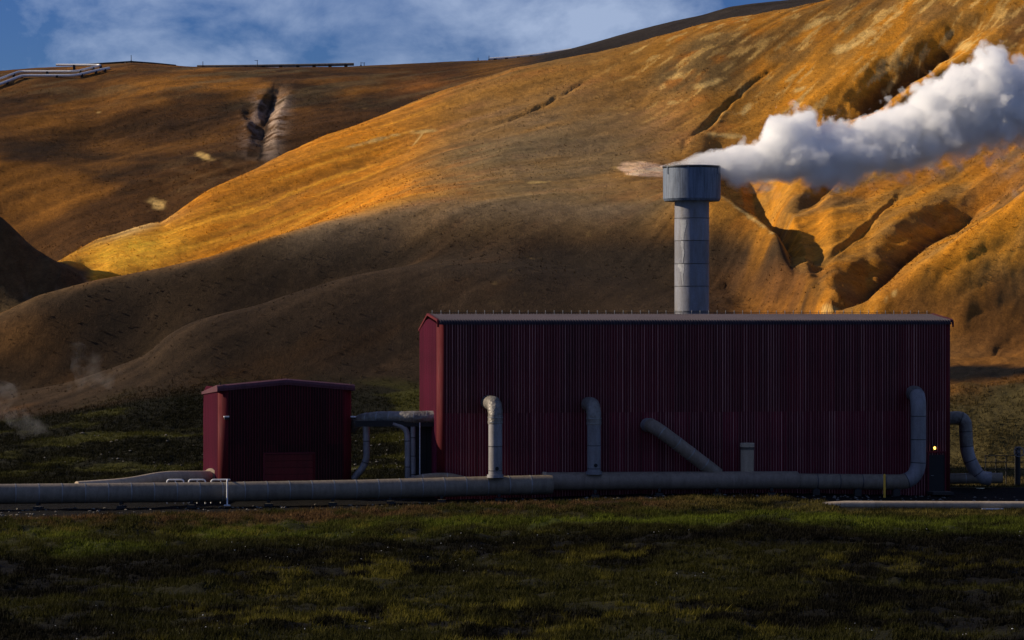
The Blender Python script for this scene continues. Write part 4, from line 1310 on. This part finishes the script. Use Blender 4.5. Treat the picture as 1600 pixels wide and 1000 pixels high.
# railing and valve at the right edge
YR = 193.0
b = pt(1572, 752, YR)
rail = thing('railing', 'dark steel railing around the valve yard at the right edge', 'railing', b)
for x in (1540, 1556, 1572, 1588, 1604, 1620):
    p0 = pt(x, 756, YR) - b; p1 = pt(x, 711, YR) - b
    m = MB(); m.tube([p0, p1], 0.035, 8); m.build('post', M_DARK, rail)
for y in (712, 722, 733):
    m = MB(); m.tube([pt(1538, y, YR) - b, pt(1622, y, YR) - b], 0.028, 8); m.build('rail', M_DARK, rail)
b = pt(1592, 752, YR - 1.2)
valve = thing('hand_wheel_valve', 'dark valve with round hand wheel at the right edge', 'valve', b)
zc_ = zof(706, YR - 1.2) - b.z
ringp = [Vector((0.30 * math.cos(k * math.pi / 10), 0, zc_ + 0.30 * math.sin(k * math.pi / 10))) for k in range(21)]
m = MB(); m.tube(ringp, 0.03, 8, caps=False)
for k in range(4):
    a_ = k * math.pi / 4; m.tube([(0.29 * math.cos(a_), 0, zc_ + 0.29 * math.sin(a_)), (-0.29 * math.cos(a_), 0, zc_ - 0.29 * math.sin(a_))], 0.016, 6)
m.build('hand_wheel', M_BLUE, valve)
m = MB(); m.tube([(0, 0.03, zc_), (0, 0.5, zc_)], 0.05, 10); m.build('spindle', M_DARK, valve)
m = MB(); m.tube([(0, 0.5, -0.3), (0, 0.5, zc_ + 0.3)], 0.18, 14); m.build('valve_body', M_DARK, valve)

# ------------------------------------------------------------------ pipelines and masts on the far hill
def far_pipe(label, pts, r, lift, mat=M_FAR, sup=0, name='hill_pipeline'):
    P = []
    for x, y in pts:
        i, Y, z = ray_row(H, x, y + 2.5)
        P.append(Vector((xof(x, Y), Y, max(zof(y, Y), z + lift))))
    root = thing(name, label, 'pipeline', (P[0].x, P[0].y, P[0].z - lift))
    o = root.location.copy()
    Q = bend(P, 0.8, 3)
    m = MB(); m.tube([p - o for p in Q], r, 12); m.build('pipe', mat, root)
    if sup:
        for k in range(sup):
            t = (k + 0.5) / sup * (len(P) - 1); i = min(int(t), len(P) - 2); p = P[i].lerp(P[i + 1], t - i)
            gz, _ = hill_sample(np.array([p.x]), np.array([p.y])); gz = float(gz[0])
            m = MB(); m.box((p.x - o.x, p.y - o.y, (p.z + gz - 0.4) / 2 - o.z), (0.28, 0.4, max(0.1, p.z - gz + 0.4))); m.build('pipe_support', M_DARK, root)
    return root
far_pipe('lower of two white zigzag pipes on the far left hilltop', [(-120, 176), (-40, 151), (0, 134), (34, 120.5), (117, 120.5), (150, 113), (171, 108.5)], 0.17, 0.35, sup=9)
far_pipe('upper of two white zigzag pipes on the far left hilltop', [(-120, 168), (-40, 144), (0, 129), (30, 117.6), (118, 117.6), (145, 111.5), (160, 107.5), (88, 106.8)], 0.15, 0.6, sup=9)
def skyline(x):
    j = int(np.argmin(np.abs(colx - x)))
    yy = 500.0 - (H[:, j] - CAM_Z) * FOC / rowY
    i = int(np.argmin(np.where((rowY > 378) & (rowY < 470), yy, 1e9)))
    return rowY[i], yy[i]
def sky_pipe(label, pts, Y, r, sup, mat=M_FAR, rise=1.5):
    base_ = [skyline(x) for x, y in pts]
    Ym_ = sum(b[0] for b in base_) / len(base_)
    shift = min(0.0, min(b[1] - rise - y for b, (x, y) in zip(base_, pts)))
    P = [pt(x, y + shift * 0.6, Ym_) for x, y in pts]
    root = thing('hill_pipeline', label, 'pipeline', P[0]); o = root.location.copy()
    m = MB(); m.tube([p - o for p in P], r, 12); m.build('pipe', mat, root)
    for k in range(sup):
        t = (k + 0.5) / sup * (len(P) - 1); i = min(int(t), len(P) - 2); p = P[i].lerp(P[i + 1], t - i)
        gz, _ = hill_sample(np.array([p.x]), np.array([p.y])); gz = min(float(gz[0]), p.z - 0.1)
        m = MB(); m.box((p.x - o.x, p.y - o.y, (p.z + gz - 0.5) / 2 - o.z), (0.4, 0.5, p.z - gz + 0.5)); m.build('pipe_support', M_DARK, root)
sky_pipe('thin dark pipe along the highest point of the left skyline', [(120, 104.5), (165, 101.5), (205, 99), (240, 101.5), (275, 105)], 400.0, 0.11, 6, M_DARK)
sky_pipe('short pale pipe length under the left skyline hump', [(163, 105.6), (197, 103.6)], 398.5, 0.12, 3)
sky_pipe('straight pipeline on low supports along the left skyline', [(308, 106.2), (380, 105.6), (470, 104.2), (553, 102.6)], 399.0, 0.19, 10, M_STEEL)
sky_pipe('pale pipeline climbing the skyline right of the gap', [(765, 97), (800, 94.5), (840, 90.5), (893, 82)], 408.0, 0.20, 6)
def mast(label, x, y0, y1, Y, arm=False):
    Y, ys_ = skyline(x); y1 = ys_ - (y0 - y1); y0 = ys_
    b = pt(x, y0 + 4, Y)
    t = thing('mast', label, 'mast', b, 0, 'thin masts on the skyline')
    h_ = zof(y1, Y) - b.z
    m = MB(); m.tube([(0, 0, 0), (0, 0, h_)], [0.06, 0.035], 8); m.build('pole', M_DARK, t)
    if arm:
        m = MB(); m.tube([(-0.35, 0, h_ - 0.05), (0.1, 0, h_ - 0.05)], 0.03, 6); m.build('arm', M_DARK, t)
    else:
        m = MB(); m.box((0, 0, h_ * 0.35), (0.2, 0.2, 0.25)); m.build('box', M_DARK, t)
mast('thin mast on the highest point of the left skyline', 205, 100, 88, 399.5)
mast('short dark mast at the left end of the skyline pipeline', 317, 107, 98.5, 398.5)
mast('mast with a short arm above the skyline pipeline', 402, 106, 95, 399.0, True)
mast('stubby mast just past the right end of the skyline pipeline', 564, 106, 100, 399.5)
mast('small tilted mast beside the stubby one, right of the skyline pipeline', 569, 106, 101, 399.5, True)
mast('lone thin mast on the middle skyline, left of a pair', 747, 99, 94.5, 405.0)
mast('taller thin mast on the middle skyline, right of a pair', 764, 98, 91, 405.0)

# ------------------------------------------------------------------ stones
def stones(name, label, pts, rmin, rmax, mat):
    ico_v = np.array([(0, 0, 1), (0.9, 0, 0.3), (0.28, 0.85, 0.3), (-0.72, 0.52, 0.3), (-0.72, -0.52, 0.3), (0.28, -0.85, 0.3), (0.5, 0.4, -0.5), (-0.6, 0, -0.5), (0.4, -0.5, -0.5)])
    ico_f = [(0, 1, 2), (0, 2, 3), (0, 3, 4), (0, 4, 5), (0, 5, 1), (1, 6, 2), (2, 6, 3), (3, 6, 7), (3, 7, 4), (4, 7, 8), (4, 8, 5), (5, 8, 1), (1, 8, 6)]
    V = []; Fs = []
    for (x, y, z) in pts:
        r_ = random.uniform(rmin, rmax); a_ = random.random() * 6.28
        jit = rng.uniform(0.75, 1.25, ico_v.shape)
        q = ico_v * jit * r_ * np.array([1.4, 1.0, 0.65])
        ca_, sa_ = math.cos(a_), math.sin(a_)
        b = len(V)
        for p in q: V.append((x + p[0] * ca_ - p[1] * sa_, y + p[0] * sa_ + p[1] * ca_, z + p[2]))
        Fs += [(b + i, b + j, b + k_) for i, j, k_ in ico_f]
    return tag(link(name, np_mesh(name, V, Fs, False), mat), label, 'stones', kind='stuff')
P = []
for _ in range(520):
    x = random.uniform(-20, 1620); bYv = None
    Yp = float(np.interp(x, AX, AY)); Y = Yp - random.uniform(-0.5, 9)
    z, b_, w_ = plain_height(np.array([xof(x, Y)]), np.array([Y]))
    if w_[0] > 0.4: P.append((xof(x, Y), Y, float(z[0]) + 0.02))
stones('gravel_stones', 'grey stones scattered in the black gravel under the pipelines', P, 0.03, 0.11, M_STONE)
P = []
for _ in range(480):
    Y = random.uniform(100, 150); x = random.uniform(0, 1600)
    X = xof(x, Y)
    if vnoise(np.array([X * 0.15]), np.array([Y * 0.1]), 77)[0] < 0.52: continue
    z, b_, w_ = plain_height(np.array([X]), np.array([Y]))
    P.append((X, Y, float(z[0]) + random.uniform(0.03, 0.14)))
stones('heath_flowers', 'tiny white flower heads dotted through the dark heath', P, 0.012, 0.03, M_WHITE)
P = []
for _ in range(110):
    x = random.choice([random.uniform(60, 320), random.uniform(555, 660), random.uniform(555, 660)]); Y = random.uniform(206, 222)
    X = xof(x, Y); z, _c = hill_sample(np.array([X]), np.array([Y])); P.append((X, Y, float(z[0]) + 0.05))
stones('slope_stones', 'pale stones strewn over the grassy slope behind the buildings', P, 0.04, 0.13, M_STONE)

# ------------------------------------------------------------------ steam
def steam_material(name, dens, col, scale, lo, hi, aniso=0.2):
    m = bpy.data.materials.new(name); m.use_nodes = True
    nt = m.node_tree
    nt.nodes.remove(nt.nodes['Principled BSDF'])
    pv = nt.nodes.new('ShaderNodeVolumePrincipled')
    pv.inputs['Color'].default_value = (*col, 1); pv.inputs['Anisotropy'].default_value = aniso
    v = mapped(nt, (1, 1, 1))
    n = noise(nt, v, scale, 5, 0.6, 0.3)
    f = ramp(nt, n, [(lo, 0.0), (hi, 1.0)])
    mt = nt.nodes.new('ShaderNodeMath'); mt.operation = 'MULTIPLY'; mt.inputs[1].default_value = dens
    nt.links.new(f, mt.inputs[0]); nt.links.new(mt.outputs[0], pv.inputs['Density'])
    nt.links.new(pv.outputs[0], nt.nodes['Material Output'].inputs['Volume'])
    return m

def blob_mesh(name, spheres, voxel, disp=None):
    import bmesh
    bm = bmesh.new()
    bmesh.ops.create_icosphere(bm, subdivisions=2, radius=1.0)
    SV = np.array([v.co[:] for v in bm.verts]); SF = np.array([[v.index for v in f.verts] for f in bm.faces]); bm.free()
    V = np.concatenate([SV * r + np.array(c[:]) for c, r in spheres])
    Fq = np.concatenate([SF + k * len(SV) for k in range(len(spheres))])
    me = np_mesh(name, V, Fq)
    o = bpy.data.objects.new(name, me); COL.objects.link(o)
    md = o.modifiers.new('r', 'REMESH'); md.mode = 'VOXEL'; md.voxel_size = voxel
    dg = bpy.context.evaluated_depsgraph_get()
    me2 = bpy.data.meshes.new_from_object(o.evaluated_get(dg))
    bpy.data.objects.remove(o); bpy.data.meshes.remove(me)
    me2.name = name
    if disp:
        v = np.zeros(len(me2.vertices) * 3, np.float32); me2.vertices.foreach_get('co', v); v = v.reshape(-1, 3).astype(float)
        nn = np.zeros(len(me2.vertices) * 3, np.float32); me2.vertices.foreach_get('normal', nn); nn = nn.reshape(-1, 3)
        for (sz, st, sd) in disp:
            q = v / sz
            d = (fbm(q[:, 0] + 0.37 * q[:, 1], q[:, 2] - 0.21 * q[:, 1], 2, sd) + fbm(q[:, 1] + 0.3 * q[:, 2], q[:, 0] * 0.6 + q[:, 2] * 0.8, 2, sd + 9)) * 0.5
            v = v + nn * (st * (0.5 - np.abs(d) * 1.8))[:, None]
        me2.vertices.foreach_set('co', v.astype(np.float32).ravel()); me2.update()
    return me2

UP = [(1040, 258), (1070, 249), (1100, 241), (1140, 233), (1180, 224), (1195, 196), (1230, 174), (1270, 182), (1300, 196), (1335, 190), (1370, 180), (1400, 162), (1440, 136), (1480, 132), (1505, 106), (1545, 76), (1575, 88), (1600, 100), (1650, 70), (1720, 50), (1800, 30)]
LO = [(1040, 262), (1110, 266), (1130, 284), (1180, 284), (1240, 288), (1300, 291), (1350, 284), (1400, 272), (1450, 262), (1500, 246), (1550, 236), (1600, 222), (1720, 190), (1800, 170)]
pxm = SY / FOC
PL_X0, PL_L = xof(1030, SY), (1830 - 1030) * pxm          # plume axis runs along +x from the stack mouth
ux = [p[0] for p in UP]; uy = [p[1] for p in UP]; lx_ = [p[0] for p in LO]; ly_ = [p[1] for p in LO]
stops = [1036, 1060, 1090, 1118, 1150, 1180, 1210, 1250, 1300, 1350, 1400, 1450, 1500, 1550, 1600, 1700, 1830]
cz_ = []; rd_ = []
for x in stops:
    u_ = float(np.interp(x, ux, uy)); l_ = float(np.interp(x, lx_, ly_))
    cz_.append(zof((u_ + l_) / 2, SY)); rd_.append(((l_ - u_) / 2 * (1.30 + 0.25 * (1050 < x < 1190)) + 2.0) * pxm)
ZR0, ZR1 = 18.0, 38.0
RMAX = 7.0
def plume_material():
    m = bpy.data.materials.new('dense_steam'); m.use_nodes = True
    nt = m.node_tree
    nt.nodes.remove(nt.nodes['Principled BSDF'])
    L = nt.links
    def math_(op, a, b=None, clamp=False):
        n = nt.nodes.new('ShaderNodeMath'); n.operation = op; n.use_clamp = clamp
        for i, v in enumerate((a, b)):
            if v is None: continue
            if isinstance(v, (int, float)): n.inputs[i].default_value = v
            else: L.new(v, n.inputs[i])
        return n.outputs[0]
    tc = nt.nodes.new('ShaderNodeTexCoord')
    sp_ = nt.nodes.new('ShaderNodeSeparateXYZ'); L.new(tc.outputs['Object'], sp_.inputs[0])
    X, Y, Zc = sp_.outputs
    t = math_('DIVIDE', math_('SUBTRACT', X, PL_X0), PL_L, True)
    def lookup(vals, lo, hi):
        fc = nt.nodes.new('ShaderNodeFloatCurve')
        c = fc.mapping.curves[0]
        pts_ = [((xof(x, SY) - PL_X0) / PL_L, (v - lo) / (hi - lo)) for x, v in zip(stops, vals)]
        while len(c.points) < len(pts_): c.points.new(0.5, 0.5)
        for p, (a_, b_) in zip(c.points, pts_): p.location = (a_, b_); p.handle_type = 'AUTO_CLAMPED'
        fc.mapping.update()
        L.new(t, fc.inputs['Value'])
        return math_('ADD', math_('MULTIPLY', fc.outputs[0], hi - lo), lo)
    zc = lookup(cz_, ZR0, ZR1); rad = lookup(rd_, 0.0, RMAX)
    yc = math_('ADD', math_('MULTIPLY', math_('SUBTRACT', X, PL_X0), 0.05), SY)
    dy = math_('SUBTRACT', Y, yc); dz = math_('SUBTRACT', Zc, zc)
    d = math_('SQRT', math_('ADD', math_('MULTIPLY', dy, dy), math_('MULTIPLY', dz, dz)))
    q = math_('DIVIDE', d, rad)
    # billows: rounded cells at two sizes, then fine curl; they grow with the plume
    mp = nt.nodes.new('ShaderNodeMapping'); mp.inputs['Scale'].default_value = (1, 1, 1)
    L.new(tc.outputs['Object'], mp.inputs['Vector'])
    wn = nt.nodes.new('ShaderNodeTexNoise'); wn.inputs['Scale'].default_value = 0.6; wn.inputs['Detail'].default_value = 3
    L.new(mp.outputs[0], wn.inputs['Vector'])
    wv = nt.nodes.new('ShaderNodeVectorMath'); wv.operation = 'MULTIPLY_ADD'; wv.inputs[1].default_value = (1.1, 1.1, 1.1)
    L.new(wn.outputs['Color'], wv.inputs[0]); L.new(mp.outputs[0], wv.inputs[2])
    def cells(scale):
        vo = nt.nodes.new('ShaderNodeTexVoronoi'); vo.feature = 'F1'; vo.inputs['Scale'].default_value = scale
        L.new(wv.outputs[0], vo.inputs['Vector'])
        return vo.outputs['Distance']
    c1 = cells(0.62); c2 = cells(1.5)
    fn = nt.nodes.new('ShaderNodeTexNoise'); fn.inputs['Scale'].default_value = 2.2; fn.inputs['Detail'].default_value = 5; fn.inputs['Roughness'].default_value = 0.6
    L.new(mp.outputs[0], fn.inputs['Vector'])
    e = math_('SUBTRACT', math_('SUBTRACT', 1.22, q), math_('MULTIPLY', c1, 0.55))
    e = math_('SUBTRACT', e, math_('MULTIPLY', c2, 0.26))
    e = math_('ADD', e, math_('MULTIPLY', math_('SUBTRACT', fn.outputs['Fac'], 0.5), 0.42))
    # crisp on the windward top, frayed below
    up_ = math_('MULTIPLY', math_('ADD', math_('DIVIDE', dz, rad), 0.75), 0.75, True)
    k = math_('ADD', math_('MULTIPLY', up_, 4.5), 2.0)
    f = math_('MULTIPLY', e, k, True)
    pv = nt.nodes.new('ShaderNodeVolumePrincipled')
    pv.inputs['Color'].default_value = (0.982, 0.988, 0.999, 1); pv.inputs['Anisotropy'].default_value = 0.05
    L.new(math_('MULTIPLY', f, 2.6), pv.inputs['Density'])
    L.new(pv.outputs[0], nt.nodes['Material Output'].inputs['Volume'])
    m.cycles.volume_step_rate = 0.45
    return m
m = MB()
axp = [Vector((xof(x, SY), SY + (xof(x, SY) - PL_X0) * 0.05, z)) for x, z in zip(stops, cz_)]
m.tube([axp[0] - Vector((0.2, 0, 0))] + axp, [0.3] + [r_ * 1.25 + 0.2 for r_ in rd_], 24)
plume = m.build('steam_plume', plume_material())
tag(plume, 'billowing white steam plume blown to the right from the stack top', 'steam')

def wisp(label, pts, dens, seed):
    r0 = random.Random(seed); S = []
    for (x, y, r, Y) in pts:
        for k in range(7):
            S.append((pt(x + r0.gauss(0, r * 0.5), y + r0.gauss(0, r * 0.5), Y + r0.gauss(0, 0.3)), r * r0.uniform(0.5, 0.9) * Y / FOC))
    me = blob_mesh('steam_wisp', S, 0.22)
    me.materials.append(steam_material('thin_steam', dens, (0.95, 0.96, 0.98), 0.75, 0.47, 0.85, 0.1))
    return tag(link('steam_wisp', me), label, 'steam', 'thin ground steam')
wisp('thin steam wisp drifting from the grass at the far left edge', [(40, 672, 16, 205), (28, 648, 20, 205), (10, 622, 24, 205.5), (52, 660, 14, 205), (70, 664, 10, 205)], 0.14, 2)
wisp('faint steam wisp over the fold of the front spur', [(150, 585, 16, 228), (140, 560, 20, 228.5), (175, 590, 14, 228), (120, 600, 16, 228)], 0.12, 3)
wisp('torn steam shred hanging below the plume at the right edge', [(1580, 262, 26, 206), (1600, 240, 24, 206), (1555, 250, 18, 206), (1596, 285, 16, 206), (1625, 265, 24, 206)], 0.30, 4)
wisp('thin steam fringe trailing under the plume beside the stack cap', [(1180, 296, 12, 203.5), (1215, 300, 12, 204), (1260, 300, 10, 204)], 0.35, 5)
